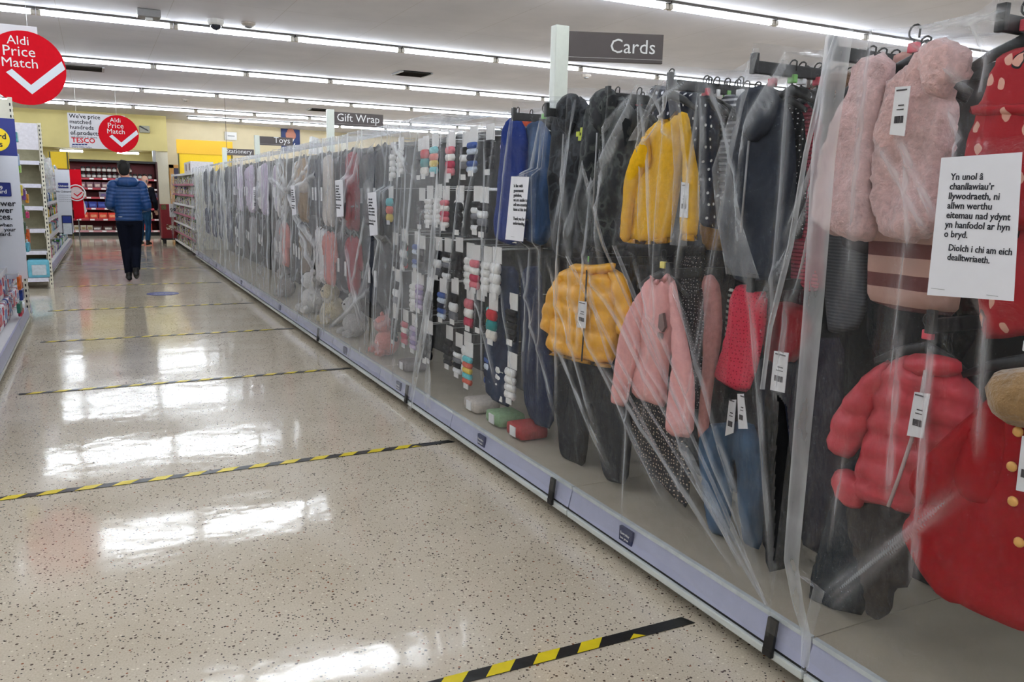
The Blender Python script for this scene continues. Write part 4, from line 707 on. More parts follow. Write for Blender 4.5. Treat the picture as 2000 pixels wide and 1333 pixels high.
def ribbon(parent, pts, w0, m, X=1.685, name='folded_edge', w1=None, wav=.0012):
    """a doubled, standing edge of film: a narrow wavy band following pts (px on the film)"""
    P = [onx(x, y, X) for x, y in pts]; out = []; n = 40; L = len(P) - 1
    for i in range(n + 1):
        s = i / n * L; k = min(int(s), L - 1); f_ = s - k; c = P[k] * (1 - f_) + P[k + 1] * f_; ww = w0 + ((w1 if w1 is not None else w0) - w0) * i / n
        for j in range(5):
            q = j / 4; out.append((X - .012 * math.sin(PI * q) + wav * math.sin(i * .3 + j), c[1] + ww * (q - .5), c[2]))
    fc = [(i * 5 + j, i * 5 + j + 1, (i + 1) * 5 + j + 1, (i + 1) * 5 + j) for i in range(n) for j in range(4)]
    rb = raw(name, out, fc, m, parent); rb.data.attributes.new('crease', 'FLOAT', 'POINT').data.foreach_set('value', [(.55 if q_ % 5 in (0, 4) else 0.) * (.6 + .4 * math.sin(q_ * .21)) for q_ in range(len(out))]); return rb
# notices first: their places on the film
def notice(px, body, label, size, lang, roll=0.):
    P = [onx(x, y, 1.68) for x, y in px]; ys_ = [p[1] for p in P]; zs_ = [p[2] for p in P]
    NOT.append((min(ys_), max(ys_), min(zs_), max(zs_)))
    c = sum(P) / 4; t = thing('paper_notice', (1.664, c[1], c[2]), label, 'notice', None)
    MB().prism([(1.6635, p[1], p[2]) for p in P], (.0012, 0, 0)).build('paper', mat((232, 232, 238), .5, 0, .01), t)
    yl = P[0][1] - .028; zt_ = P[0][2] - .048
    text(body, (1.6628, yl, zt_), size, INK, t, '-X', sx=.93, bold=.012, lh=1.0, roll=roll)
    mb = MB(); z_ = min(zs_) + .016
    mb.box(1.6625, P[0][1] - .045, z_, 1.663, P[0][1] - .012, z_ + .001); mb.box(1.6625, P[1][1] + .01, z_, 1.663, P[1][1] + .035, z_ + .001)
    mb.build('fine_print', mat((150, 150, 155), .6, 0, 0), t); return t
notice([(1848, 309), (2006, 298), (1989, 588), (1820, 576)], "Yn unol â\nchanllawiau’r\nllywodraeth, ni\nallwn werthu\neitemau nad ydynt\nyn hanfodol ar hyn\no bryd.\n\n", 'white Welsh-language paper notice taped over the film at the near end', .0205, 'cy')
_n = [o for o in C.objects if o.name.startswith('paper_notice')][0]
p = onx(1852, 486, 1.6628); text("Diolch i chi am eich\ndealltwriaeth.", (1.6628, p[1], p[2] - .004), .0205, INK, _n, '-X', sx=.86, bold=.01, lh=1.0)
ENG = "In line with\ngovernment\nguidelines,\nwe are unable to\nsell non-essential\nitems at this time.\n\nThank you for your\nunderstanding."
for px, lb in (([(1005, 345), (1040, 346), (1028, 472), (993, 468)], 'white English notice on the film in front of the denim jacket'), ([(722, 377), (739, 375), (742, 459), (727, 461)], 'white English notice on the film over the dark grey clothes beyond the socks'), ([(658, 353), (673, 351), (675, 423), (662, 424)], 'white English notice next to the red and black clothes'), ([(571, 363), (578, 362), (582, 419), (574, 421)], 'white English notice right of the gathered knot in the film'), ([(497, 366), (501, 365), (499, 409), (495, 410)], 'furthest white English notice, a thin sliver')):
    t = notice(px, ENG, lb, .0205, 'en')
# profile of the top: (y, z, extra depth between the rail tips)
def prof(tips, sag=.02, dep=.09):
    out = []
    for i, (y, z) in enumerate(tips):
        out.append((y, z, 0.))
        if i + 1 < len(tips):
            y2, z2 = tips[i + 1]; out += [(y + (y2 - y) * f_, z + (z2 - z) * f_ - sag * math.sin(PI * f_) - .01, dep * math.sin(PI * f_) ** .6) for f_ in (.2, .5, .8)]
    return out
def tip(x, y, X=1.76): p = onx(x, y, X); return (p[1], p[2])
T_ = [tip(*q) for q in ((2080, -20), (1965, -8), (1630, 50), (1476, 84), (1310, 129), (1190, 153), (1112, 172), (1068, 188), (1005, 198), (900, 217), (850, 228))]
segA = [S(1640, 70, 1625, 600, .02, .03), S(1700, 60, 1860, 180, .012, .02), S(1690, 240, 1800, 450, .012, .02), S(1660, 270, 1780, 470, .01, .02), S(1835, 20, 1900, 120, .012, .02), S(1900, 95, 1880, 190, .012, .025), S(1795, 620, 1770, 1150, .012, .022), S(1900, 560, 1890, 900, .01, .02), S(1860, 960, 1600, 1180, .03, .02), S(1800, 200, 1860, 330, .012, .02), S(1960, 20, 1700, 45, .02, .02), S(1720, 300, 1740, 500, .01, .02), S(1730, 640, 1715, 1000, .01, .02)]
segB = [S(1628, 60, 1480, 480, .016, .035), S(1628, 60, 1560, 400, .012, .03), S(1476, 90, 1470, 700, .014, .03), S(1476, 90, 1405, 330, .014, .03), S(1405, 330, 1420, 500, .02, .03), S(1420, 500, 1500, 1150, .012, .025), S(1476, 90, 1440, 230, .02, .03), S(1560, 330, 1440, 620, .018, .03), S(1600, 300, 1500, 620, .012, .03), S(1500, 560, 1490, 800, .02, .03),
        S(1310, 135, 1190, 300, .02, .04), S(1310, 135, 1330, 470, .02, .035), S(1310, 135, 1290, 560, .012, .025), S(1310, 135, 1420, 420, .01, .02), S(1260, 480, 1480, 1150, .016, .03), S(1100, 480, 1495, 1185, .016, .032), S(1200, 500, 1498, 1180, .014, .035), S(1310, 860, 1445, 1105, .03, .04), S(1080, 560, 1300, 1010, .02, .025), S(1060, 650, 1180, 920, .02, .02), S(1150, 700, 1440, 1140, .015, .025),
        S(1190, 158, 1150, 330, .014, .035), S(1190, 158, 1215, 470, .014, .035), S(1190, 158, 1130, 460, .014, .03), S(1190, 158, 1100, 400, .012, .03), S(1190, 158, 1245, 520, .01, .025), S(1190, 158, 1290, 280, .014, .03), S(1112, 175, 1080, 500, .014, .03), S(1112, 175, 1160, 560, .012, .03), S(1112, 175, 1110, 700, .01, .025), S(1068, 190, 1050, 480, .014, .03), S(1068, 190, 1075, 800, .01, .025), S(1068, 190, 1100, 720, .012, .03), S(1160, 560, 1350, 900, .012, .025),
        S(1005, 200, 985, 480, .014, .03), S(1005, 200, 1010, 760, .012, .03), S(950, 210, 940, 600, .012, .025), S(1040, 500, 1160, 860, .016, .025), S(985, 500, 1080, 830, .014, .025), S(960, 560, 1000, 800, .014, .025), S(900, 215, 880, 480, .012, .03), S(900, 215, 930, 760, .01, .02), S(870, 240, 850, 640, .02, .03), S(900, 560, 960, 760, .02, .02)]
f1 = film('plastic_sheet', 'clear crumpled plastic sheet over the coral and red coats, nearest part of the wrapping', .62, T_[2][0] + .005, segA, FILM, .0055, prof([(.62, 1.86)] + T_[1:3], .015, .06), 3)
f2 = film('plastic_sheet', 'clear sheet with long slanting folds over the yellow sweater and camouflage jackets', T_[2][0] - .005, 4.36, segB, FILM, .0055, prof(T_[2:], .03, .1), 5, gaps=[[tuple(onx(x, y, 1.70)[1:]) for x, y in ((1500, 778), (1498, 900), (1502, 1010), (1505, 1108), (1522, 1092), (1538, 1066), (1530, 900), (1516, 800))]])
ribbon(f1, [(1640, 62), (1608, 300), (1588, 600), (1562, 900), (1545, 1100), (1558, 1180), (1575, 1240), (1572, 1300)], .085, FILM5, 1.68, w1=.03)
ribbon(f1, [(1560, 1120), (1600, 1150), (1580, 1230), (1570, 1320)], .05, FILM2, 1.672, 'loose_corner', w1=.02)
ribbon(f2, [(1636, 70), (1610, 150), (1575, 300), (1545, 480), (1505, 640), (1490, 760)], .016, FILM5, 1.675)
ribbon(f2, [(1310, 140), (1330, 330), (1325, 480)], .05, FILM6, 1.68, 'doubled_fold', w1=.09)
ribbon(f2, [(1235, 275), (1262, 225), (1296, 150)], .05, FILM6, 1.70, 'doubled_fold', w1=.02)
ribbon(f2, [(1478, 95), (1440, 210), (1408, 330), (1425, 440), (1450, 540)], .02, FILM6, 1.682, 'doubled_fold', w1=.14)
for pts, w_ in (([(1108, 500), (1230, 740), (1380, 980), (1498, 1180)], .02), ([(1200, 480), (1330, 800), (1440, 1050), (1500, 1185)], .022), ([(1140, 330), (1180, 480), (1270, 680), (1330, 800)], .016), ([(1150, 560), (1190, 700), (1330, 960)], .014)):
    ribbon(f2, pts, w_, FILM2, 1.678, 'pressed_fold', w1=.012)
ribbon(f2, [(1325, 862), (1375, 940), (1445, 1105)], .07, FILM4, 1.672, 'crumpled_fold', w1=.015, wav=.005)
ribbon(f2, [(870, 245), (860, 420), (830, 640), (800, 800)], .12, FILM3, 1.68, w1=.06)
def zoneprof(ya, yb, z=1.84): return [(y, z - .02 * ((y - 4) / 14), .02 * (1 + math.sin(y * 5))) for y in np.arange(ya - .2, yb + .4, .17)]
segC = [S(745, 340, 700, 620, .02, .03), S(800, 245, 760, 700, .02, .03), S(870, 300, 800, 760, .02, .035), S(745, 280, 780, 330, .03, .03), S(840, 250, 820, 720, .014, .03), S(850, 560, 830, 780, .02, .03)]
f3 = film('plastic_sheet', 'clear pleated sheet over the sock packs', 4.355, 5.59, segC, FILM3, .008, zoneprof(4.3, 5.8, 1.845), 8, rand=.004)
segD = [S(690, 290, 650, 470, .05, .03), S(740, 420, 690, 600, .05, .03), S(660, 480, 700, 640, .06, .03), S(745, 245, 700, 300, .03, .04), S(760, 300, 740, 560, .02, .03), S(700, 420, 680, 560, .02, .03), S(720, 560, 640, 640, .02, .03), S(690, 260, 640, 400, .02, .03)]
f4 = film('plastic_sheet', 'hazy sheet over the dark grey clothes beyond the socks', 5.585, 7.26, segD, FILM3, .010, zoneprof(5.5, 7.4, 1.84), 12, rand=.006, amp=1.4)
kn = (553, 375)
segE = [S(*kn, x, y, .03, .045) for x, y in ((520, 310), (535, 300), (550, 296), (575, 295), (600, 300), (545, 470), (552, 520), (590, 470), (510, 345), (620, 330), (600, 520))] + [S(600, 300, 565, 430, .07, .05), S(645, 320, 600, 560, .08, .05), S(570, 430, 660, 560, .06, .04), S(520, 320, 500, 470, .05, .03), S(575, 460, 610, 540, .05, .05), S(650, 480, 600, 560, .04, .04)]
f5 = film('plastic_sheet', 'sheet gathered into a knot over the cream and coral goods', 7.255, 9.36, segE, FILM3, .011, zoneprof(7.1, 9.5, 1.835), 17, rand=.012, amp=1.6)
f6 = film('plastic_sheet', 'hazy pleated sheet over the lilac and white clothes', 9.355, 12.55, [], FILM3, .016, zoneprof(9.2, 12.8, 1.82), 21, rand=.010, amp=2.)
f7 = film('plastic_sheet', 'hazy grey pleated sheet furthest along the run', 12.545, 17.9, [], FILM3, .022, zoneprof(12.4, 18.5, 1.80), 25, rand=.012, amp=2.4)
f8 = film('plastic_sheet', 'grey loose sheet hanging over the end of the stationery shelves', 21.5, 22.08, [], FILM2, .03, zoneprof(20.8, 22, 1.74), 31, rand=.03, amp=3., top=False, xf=1.66)
p = onx(*kn, 1.64); tag(MB().ball((p[0] + .02, p[1], p[2]), .03, (1, 1, 1.6)).build('film_knot', FILM2, f5, True))
# hanging corners and black clips holding the film on the lip
for i, (x, y, lb) in enumerate([(1503, 1208, 'black clip on the lip below the near film seam'), (1074, 948, 'black clip on the lip below the yellow puffer jacket'), (791, 775, 'small black clip on the lip below the sock packs'), (618, 626, 'small black clip further along the lip')]):
    p = onx(x, y, 1.70); t = thing('film_clip', (1.70, p[1], .08), lb, 'clip', 'black clips on the shelf lip')
    MB().prism([(1.701, p[1] - .018, .08), (1.712, p[1] - .018, .175), (1.722, p[1] - .018, .175), (1.711, p[1] - .018, .08)], (0, .036, 0)).build('jaw', BLACK, t); MB().box(1.698, p[1] - .018, .058, 1.712, p[1] + .018, .082, .003).build('lip_hook', BLACK, t)
for fl, pts, w_ in ((f2, [(838, 690), (832, 760), (834, 800)], .04), (f3, [(770, 700), (768, 745)], .05)): ribbon(fl, pts, w_, FILM2, 1.685, 'hanging_corner', w1=.008)

# ---------------------------------------------------------------- department signs on posts
def dept(word, post, panel, Y, lb, size, rot=0.):
    """post, panel: px boxes on the plane y = Y"""
    a = ony(post[0], post[1], Y); b = ony(post[2], post[3], Y); t = thing('department_sign', ((a[0] + b[0]) / 2, Y, 1.7), lb, 'sign', 'department signs on white posts')
    MB().box(a[0], Y, 1.81, b[0], Y + .06, a[2], .006).build('post', mat((218, 224, 214), .3, 0, .03), t)
    p1 = ony(panel[0], panel[1], Y); p2 = ony(panel[2], panel[3], Y); wd = p2[0] - p1[0]; z1 = p1[2]; z0 = ony(panel[0], panel[4], Y)[2]
    g = bpy.data.objects.new('panel', None)
    mb = MB().box(0, -.012, z0 - z1, wd, .012, 0, .002); pan = mb.build('panel', CHAR, None); pan.parent = t; pan.location = (p1[0] - t.location.x, .02, z1 - t.location.z)
    tx = text(word, (0, 0, 0), size, WHITE, None, '-Y', 'RIGHT'); tx.parent = pan; tx.location = (wd - .04, -.0135, (z0 - z1) * .68); 
    ln = MB().box(0, -.0135, (z0 - z1) * .88, wd, -.0125, (z0 - z1) * .865).build('trim_line', mat((190, 186, 184), .5), None); ln.parent = pan
    pan.rotation_euler = (0, 0, rot); return t
dept('Cards', (1087, 47, 1113, 47), (1113, 60, 1268, 87, 118), 3.9, 'dark grey Cards sign on a tall white post above the camouflage jackets', .105, math.radians(-22))
dept('Gift Wrap', (639, 213, 653, 213), (653, 218, 749, 226, 244), 8.8, 'dark grey Gift Wrap sign on its white post', .115)
dept('Toys', (497, 264, 507, 264), (507, 266, 572, 270, 283), 13.3, 'dark grey Toys sign in front of the blue wall poster', .13)
dept('Stationery', (434, 288, 443, 288), (443, 290, 496, 293, 303), 17.2, 'dark grey Stationery sign at the far end of the run', .12)

# ---------------------------------------------------------------- hanging promotion signs
def disc(c, r, m, parent, name='red_disc', th=.01):
    n = 48; return MB().prism([(c[0] + r * math.cos(2 * PI * k / n), c[1], c[2] + r * math.sin(2 * PI * k / n)) for k in range(n)], (0, th, 0)).build(name, m, parent)
def check(c, r, m, parent, Y):
    P = [(-.48, -.15), (-.33, -.05), (.10, -.45), (.90, .26), (.98, .05), (.11, -.70)]
    return MB().prism([(c[0] + a * r, Y, c[2] + b * r) for a, b in P], (0, .002, 0)).build('tick_mark', m, parent)
def price_sign(px, r_px, Y, lb, board):
    c = ony(*px, Y); e = ony(px[0] + r_px, px[1], Y); r = e[0] - c[0]
    t = thing('round_price_sign', tuple(c), lb, 'sign'); disc((c[0], Y, c[2]), r, RED, t)
    for w_, z, s in (('Aldi', .62, .33), ('Price', .31, .39), ('Match', .01, .36)): text(w_, (c[0] - .13 * r, Y - .002, c[2] + z * r), s * r, WHITE, t, '-Y', 'CENTER', bold=.0, sx=1.02)
    check(c, r, mat((226, 232, 240), .5, 0, .01), t, Y - .004)
    b0 = ony(board[0], board[1], Y + .03); b1 = ony(board[2], board[3], Y + .03)
    MB().box(b0[0], Y + .015, b1[2], b1[0], Y + .03, b0[2], .004).build('white_board', mat((226, 224, 230), .5, 0, .01), t)
    for q in (.15, .85):
        xx = b0[0] + (b1[0] - b0[0]) * q; MB().tube([(xx, Y + .022, b0[2]), (xx, Y + .022, CEIL)], .0025, 5).build('hanging_wire', STEEL, t)
    return t, c, r, b0, b1
t, *_ = price_sign((50, 133), 79, 9.75, 'large round red Aldi Price Match sign hanging in front of a white board', (-60, 40, 80, 150))
t, c, r, b0, b1 = price_sign((232, 262), 39, 19.2, 'smaller round red Aldi Price Match sign on a wide white board above the chocolate display', (131, 220, 248, 293))
Y = 19.2 + .013
for s, (x, y), z in (("We've price\nmatched\nhundreds\nof products.", (135, 230), .115), ('Look out for the\nred stickers in store.', (138, 263), .058)):
    p = ony(x, y, Y); text(s, tuple(p), z, INK if z > .08 else mat((120, 118, 125), .6), t, '-Y', lh=.95, bold=.015)
p = ony(140, 278, Y); text('TESCO', tuple(p), .14, RED, t, '-Y', bold=.02)
mb = MB()
for k in range(5): p = ony(141 + k * 6, 282, Y); mb.box(p[0], Y - .002, p[2] - .015, p[0] + .05, Y, p[2] + .01)
mb.build('blue_dashes', NAVY, t)
p = ony(140, 288, Y); text('Every little helps', tuple(p), .055, NAVY, t, '-Y')
p = ony(438, 176, 19.8); tag(MB().tube([(p[0], 19.8, CEIL), (p[0], 19.8, 1.6)], .006, 6).build('hanging_cable', mat((90, 80, 75), .5)), 'thin dark cable hanging from the ceiling beside the Stationery sign', 'cable')

# ---------------------------------------------------------------- floor tape and sticker
def tape(ya, x0, x1, y1, lb, lead=.33):
    t = thing('hazard_tape', ((x0 + x1) / 2, ya, 0), lb, 'floor tape', 'hazard tapes across the aisle floor'); W = .048
    d = Vector((x1 - x0, y1 - ya, 0)); L = d.length; d.normalize(); n = Vector((-d.y, d.x, 0)); o = Vector((x0, ya, .0015))
    MB().prism([tuple(o + n * -W / 2), tuple(o + d * L - n * W / 2), tuple(o + d * (L - .02) + n * W / 2), tuple(o + n * W / 2)], (0, 0, .0015)).build('black_tape', mat((28, 28, 28), .35, 0, .1, 40, .2), t)
    s = .04; p_ = .155; ys_m = mat((236, 212, 20), .4, 0, .05)
    while s < L - lead:
        q = [o + d * s - n * W / 2, o + d * (s + p_ * .5) - n * W / 2, o + d * (s + p_ * .5 + W * .9) + n * W / 2, o + d * (s + W * .9) + n * W / 2]
        MB().prism([tuple(v + Vector((0, 0, .0017))) for v in q], (0, 0, .0006)).build('yellow_stripe', ys_m, t); s += p_
    q = [o + d * (L - lead + .07) - n * W / 2, o + d * (L - lead + .13) - n * W / 2, o + d * (L - lead + .10) ]; MB().prism([tuple(v + Vector((0, 0, .0017))) for v in q], (0, 0, .0006)).build('yellow_stripe', ys_m, t)
for k, (y, x0, x1) in enumerate([(1.99, -.5, 1.7), (4.09, -.52, 1.74), (6.19, -.54, 1.74), (8.24, -.52, 1.73), (10.3, -.55, 1.68), (12.75, -.5, 1.62), (15.2, .1, 1.6)]):
    tape(y, x0, x1, y + (-.05 if k == 0 else .0), 'black and yellow hazard tape across the floor, %s from the camera' % ['nearest', 'second', 'third', 'fourth', 'fifth', 'sixth', 'seventh'][k])
p = onz(318, 574); t = thing('floor_sticker', (p[0], p[1], 0), 'round blue floor sticker with white writing behind the walking man', 'sticker')
MB().lathe([(.2, .0005), (.2, .002)], (p[0], p[1], 0), 32).build('disc', NAVY, t); text('Keep your distance', (p[0], p[1] - .03, .0028), .036, WHITE, t, 'UP', 'CENTER', bold=.02)
# ---------------------------------------------------------------- people
def remesh(o, vx, sm=True):
    m = o.modifiers.new('r', 'REMESH'); m.mode = 'VOXEL'; m.voxel_size = vx; m.use_smooth_shade = sm
    s = o.modifiers.new('s', 'SMOOTH'); s.iterations = 3; s.factor = .5; return o
def puffs(mb, pts, rad, pitch, amp, n=18):
    """a quilted tube: path pts with radii, ringed every pitch"""
    pts = [Vector(p) for p in pts]; seg = [0]
    for a, b in zip(pts, pts[1:]): seg.append(seg[-1] + (b - a).length)
    L = seg[-1]; k = max(8, int(L / (pitch / 5))); P = []; Rr = []
    for i in range(k + 1):
        s = L * i / k; j = max(0, min(len(pts) - 2, max(q for q in range(len(seg)) if seg[q] <= s + 1e-9))); f_ = (s - seg[j]) / max(1e-6, seg[j + 1] - seg[j]); f_ = min(1, f_)
        P.append(pts[j].lerp(pts[j + 1], f_)); r0, r1 = rad[j], rad[j + 1]; e = amp * (abs(math.sin(PI * s / pitch)) ** .6 - .5)
        Rr.append((r0[0] + (r1[0] - r0[0]) * f_ + e, r0[1] + (r1[1] - r0[1]) * f_ + e))
    mb.tube(P, Rr, n)
def person(name, label, loc, rotz, h, coat, trous, hairc, skin, quilt, pose, bald=False):
    k = h / 1.79; t = thing(name, (0, 0, 0), label, 'person')
    A = {k_: v_[:3] + [v_[2]] for k_, v_ in pose['arms'].items()}; Lg = pose['legs']; hd = Vector(pose['head']); hip = Vector(pose['hip']); ch = Vector(pose['chest'])
    mb = MB(); nk = ch + Vector((0, 0, .17))
    mb.tube([hip - Vector((0, 0, .08)), hip + Vector((0, 0, .08)), hip.lerp(ch, .5), ch, ch + Vector((0, 0, .13))], [(.13, .09), (.15, .10), (.125, .09), (.165, .10), (.09, .07)], 16)
    mb.tube([ch + Vector((0, 0, .08)), nk, hd - Vector((0, 0, .06))], [.075, .064, .062], 12)
    mb.ball(hd, .105, (.78, .95, 1.14), 3); mb.ball(hd + Vector((0, .03, -.06)), .07, (.8, .95, .8)); mb.ball(hd + Vector((0, .10, -.02)), .018, (.8, 1.2, 1.4))
    for s in (-1, 1):
        mb.ball(hd + Vector((s * .078, -.005, -.01)), .026, (.45, .7, 1.25))
        sh, el, wr, pd = [Vector(v) for v in A[s]]
        mb.tube([sh, sh.lerp(el, .5), el, el.lerp(wr, .4), wr], [.055, .047, .038, .038, .026], 12)
        f = (wr - el).normalized(); side = f.cross(Vector((0, 0, 1))).normalized(); dn = side.cross(f)
        mb.tube([wr, wr + f * .04, wr + f * .09], [(.024, .018), (.036, .016), (.038, .014)], 10)
        for q in range(4):
            b0 = wr + f * .08 + side * (-.03 + .02 * q); ln = (.06, .075, .08, .065)[q]
            mb.tube([b0, b0 + f * ln * .5 - Vector((0, 0, .004)), b0 + f * ln * .8 - Vector((0, 0, .022))], [.0095, .009, .008], 6)
        b0 = wr + f * .03 + side * (-s * .03); mb.tube([b0, b0 + f * .03 - side * s * .02, b0 + f * .06 - side * s * .022], [.011, .010, .009], 6)
        hp, kn_, an, toe = [Vector(v) for v in Lg[s]]
        mb.tube([hp, hp.lerp(kn_, .5), kn_, kn_.lerp(an, .35), an], [.07, .06, .044, .044, .033], 12)
    body = mb.build('body', mat(skin, .55), t, True); remesh(body, .009)
    # trousers
    mb = MB(); mb.tube([hip - Vector((0, 0, .10)), hip - Vector((0, 0, .02)), hip + Vector((0, 0, .10))], [(.15, .11), (.172, .125), (.16, .115)], 18)
    for s in (-1, 1):
        hp, kn_, an, toe = [Vector(v) for v in Lg[s]]
        mb.tube([hp, hp.lerp(kn_, .5), kn_, kn_.lerp(an, .3), kn_.lerp(an, .65), an + (kn_ - an) * .06], [.102, .09, .074, .072, .062, .058], 14)
    tr = mb.build('trousers', trous, t, True); remesh(tr, .012)
    # jacket
    mb = MB(); bot = hip + Vector((0, 0, -.04))
    prof_ = [bot, hip.lerp(ch, .35), ch, ch + Vector((0, 0, .09)), ch + Vector((0, 0, .16))]; rad = [(.185, .135), (.18, .13), (.205, .135), (.185, .12), (.10, .09)]
    if quilt: puffs(mb, prof_, rad, quilt, .016, 24)
    else: mb.tube(prof_, rad, 20)
    for s in (-1, 1):
        sh, el, wr, pd = [Vector(v) for v in A[s]]
        if quilt: puffs(mb, [sh, el, wr], [(.083, .083), (.066, .066), (.045, .045)], quilt, .012, 14)
        else: mb.tube([sh, el, wr], [.075, .058, .042], 14)
        mb.ball(sh, .085, (1, 1, .9))
    jk = mb.build('jacket', coat, t, True); remesh(jk, .0095)
    if quilt:
        mb = MB(); c = ch + Vector((0, -.07, .17)); mb.tube([c + Vector((-.135, .05, -.01)), c + Vector((-.09, -.03, -.01)), c + Vector((0, -.055, -.015)), c + Vector((.09, -.03, -.01)), c + Vector((.135, .05, -.01))], [(.04, .05), (.06, .065), (.06, .075), (.06, .065), (.04, .05)], 14)
        hh = mb.build('hood', coat, t, True); remesh(hh, .012)
        MB().box(hip.x - .15, hip.y - .137, hip.z + .02, hip.x - .10, hip.y - .13, hip.z + .028).build('jacket_logo', mat((210, 210, 215), .4), jk)
    else:
        mb = MB(); c = ch + Vector((0, 0, .17)); mb.tube([c + Vector((.08 * math.cos(a), .07 * math.sin(a), 0)) for a in np.linspace(0, 2 * PI, 13)], .022, 8, False); mb.build('collar', coat, t, True)
    for s in (-1, 1):
        hp, kn_, an, toe = [Vector(v) for v in Lg[s]]; d = (toe - an); d2 = Vector((d.x, d.y, 0)).normalized()
        heel = an - Vector((0, 0, .05)) - d2 * .035
        mb = MB(); mb.tube([an + Vector((0, 0, .05)), an, an + (toe - an) * .25 - Vector((0, 0, .02)), an + (toe - an) * .7, toe], [(.045, .05), (.045, .055), (.045, .045), (.042, .032), (.022, .018)], 12); mb.ball(heel, .04, (1, 1, .9))
        remesh(mb.build('shoe', mat((16, 16, 18), .4), t, True), .009)
    if bald:
        mb = MB()
        for s in (-1, 1): mb.ball(hd + Vector((s * .06, -.03, -.01)), .035, (.5, 1.3, 1.1))
        mb.build('hair', mat((120, 112, 106), .9), t, True)
    else:
        mb = MB(); mb.ball(hd + Vector((0, -.014, .03)), .1, (.86, 1., .98), 3); mb.ball(hd + Vector((0, -.042, -.025)), .078, (.95, .75, 1.), 3)
        for j in range(26):
            a = RNG.uniform(0, 2 * PI); e = RNG.uniform(.1, 1.4); mb.ball(hd + Vector((.082 * math.cos(a) * math.cos(e), -.015 + .092 * math.sin(a) * math.cos(e), .035 + .088 * math.sin(e))), .02, (1, 1, .8), 1)
        hr = mb.build('hair', hairc, t, True); remesh(hr, .01)
    for s in (-1, 1): MB().ball(hd + Vector((s * .03, .083, .012)), .011).build('eye', mat((235, 235, 230), .2), t, True)
    mb = MB().tube([hd + Vector((-.024, .088, -.055)), hd + Vector((0, .096, -.056)), hd + Vector((.024, .088, -.055))], .006, 6); mb.build('mouth', mat((160, 90, 84), .5), t, True)
    t.scale = (k, k, k); t.rotation_euler = (0, 0, rotz); t.location = loc; return t
NB = mat((18, 62, 118), .38, 0, .1, 20, .15)
pose1 = dict(head=(-.03, .02, 1.645), hip=(0, 0, .93), chest=(0, .01, 1.30),
    arms={-1: [(-.18, .0, 1.41), (-.245, -.02, 1.12), (-.17, .20, 1.06), 0], 1: [(.18, 0, 1.41), (.25, -.01, 1.10), (.17, .21, 1.05), 0]},
    legs={-1: [(-.085, 0, .88), (-.06, .06, .48), (-.05, -.02, .095), (-.055, .16, .03)], 1: [(.085, 0, .88), (.07, .03, .49), (.035, -.20, .17), (.045, -.07, .045)]})
person('person', 'man in a blue quilted hooded jacket walking away down the aisle', (.43, 13.3, 0), .04, 1.79, NB, fabric((16, 20, 34)), mat((20, 16, 14), .8, 0, .3, 120, .6), (208, 150, 124), .052, pose1)
pose2 = dict(head=(0, .16, 1.60), hip=(0, -.04, .92), chest=(0, .07, 1.27),
    arms={-1: [(-.18, .07, 1.37), (-.22, .14, 1.10), (-.16, .34, 1.0), 0], 1: [(.18, .07, 1.37), (.24, .12, 1.08), (.20, .26, .88), 0]},
    legs={-1: [(-.085, -.03, .88), (-.09, .02, .48), (-.1, -.04, .095), (-.11, .14, .03)], 1: [(.085, -.03, .88), (.09, .0, .49), (.1, -.10, .095), (.11, .08, .03)]})
person('person', 'bald man in dark jacket and blue jeans reaching towards the red display', (1.02, 21.4, 0), -.45, 1.72, fabric((26, 28, 38)), denim((38, 72, 104)), None, (206, 160, 138), 0, pose2, True)

# ---------------------------------------------------------------- far end: sweets display
Y5 = 25.5; Z5 = [ony(169, y, Y5)[2] for y in (451.5, 429, 407.6, 386, 368, 348.4)]
g = thing('sweets_display', (.5, 26.1, 0), 'wide dark red shelving full of boxed chocolates at the far end', 'shelving')
MB().box(-1.4, 26.3, 0, 1.62, 26.36, 2.08).build('back_panel', mat((120, 16, 28), .5), g); MB().box(-1.4, 25.75, 2.04, 1.64, 26.36, 2.10).build('top_canopy', BLACK, g)
for s_ in (-1.4, 1.6): MB().box(s_, 25.5, 0, s_ + .04, 26.36, 2.08).build('side_panel', mat((60, 22, 26), .5), g)
MB().box(-1.36, 25.62, 0, 1.6, 25.66, .12).build('kick_plate', BLACK, g)
for i, z in enumerate(Z5):
    yf = Y5 + .0 if i == 0 else Y5 + .12
    MB().box(-1.36, yf, z - .02, 1.6, 26.3, z).build('shelf', mat((90, 20, 26), .5), g)
    MB().box(-1.36, yf - .015, z - .035, 1.6, yf, z + .02).build('shelf_lip', mat((208, 150, 156), .4) if i in (0,) else mat((176, 60, 72), .4), g)
    for q in range(9): x = -1.2 + q * .33 + .05 * (i % 3); MB().box(x, yf - .018, z - .028, x + .11, yf - .015, z + .014).build('price_ticket', WHITE, g)
def row(fn, z, xs, lb, grp, cat, nm):
    first_ = None
    for i_, x in enumerate(xs):
        l_ = lb + ', %s from the left' % ORD[i_ + 1]
        if first_ is None: first_ = fn(x, z, nm); tag(first_, l_, cat, grp)
        else: dup(first_, (x, first_.location.y, z), l_)
def jar(x, z, nm):
    t = thing(nm, (x, 25.75, z), '', ''); MB().lathe([(.05, 0), (.055, .01), (.055, .12), (.045, .13)], (x, 25.75, z), 12).build('jar_body', mat((34, 24, 24), .2), t, True); MB().lathe([(.05, .13), (.05, .155)], (x, 25.75, z), 12).build('lid', BLACK, t); MB().lathe([(.0562, .035), (.0562, .10)], (x, 25.75, z), 12).build('paper_label', mat((190, 185, 180), .5), t); return t
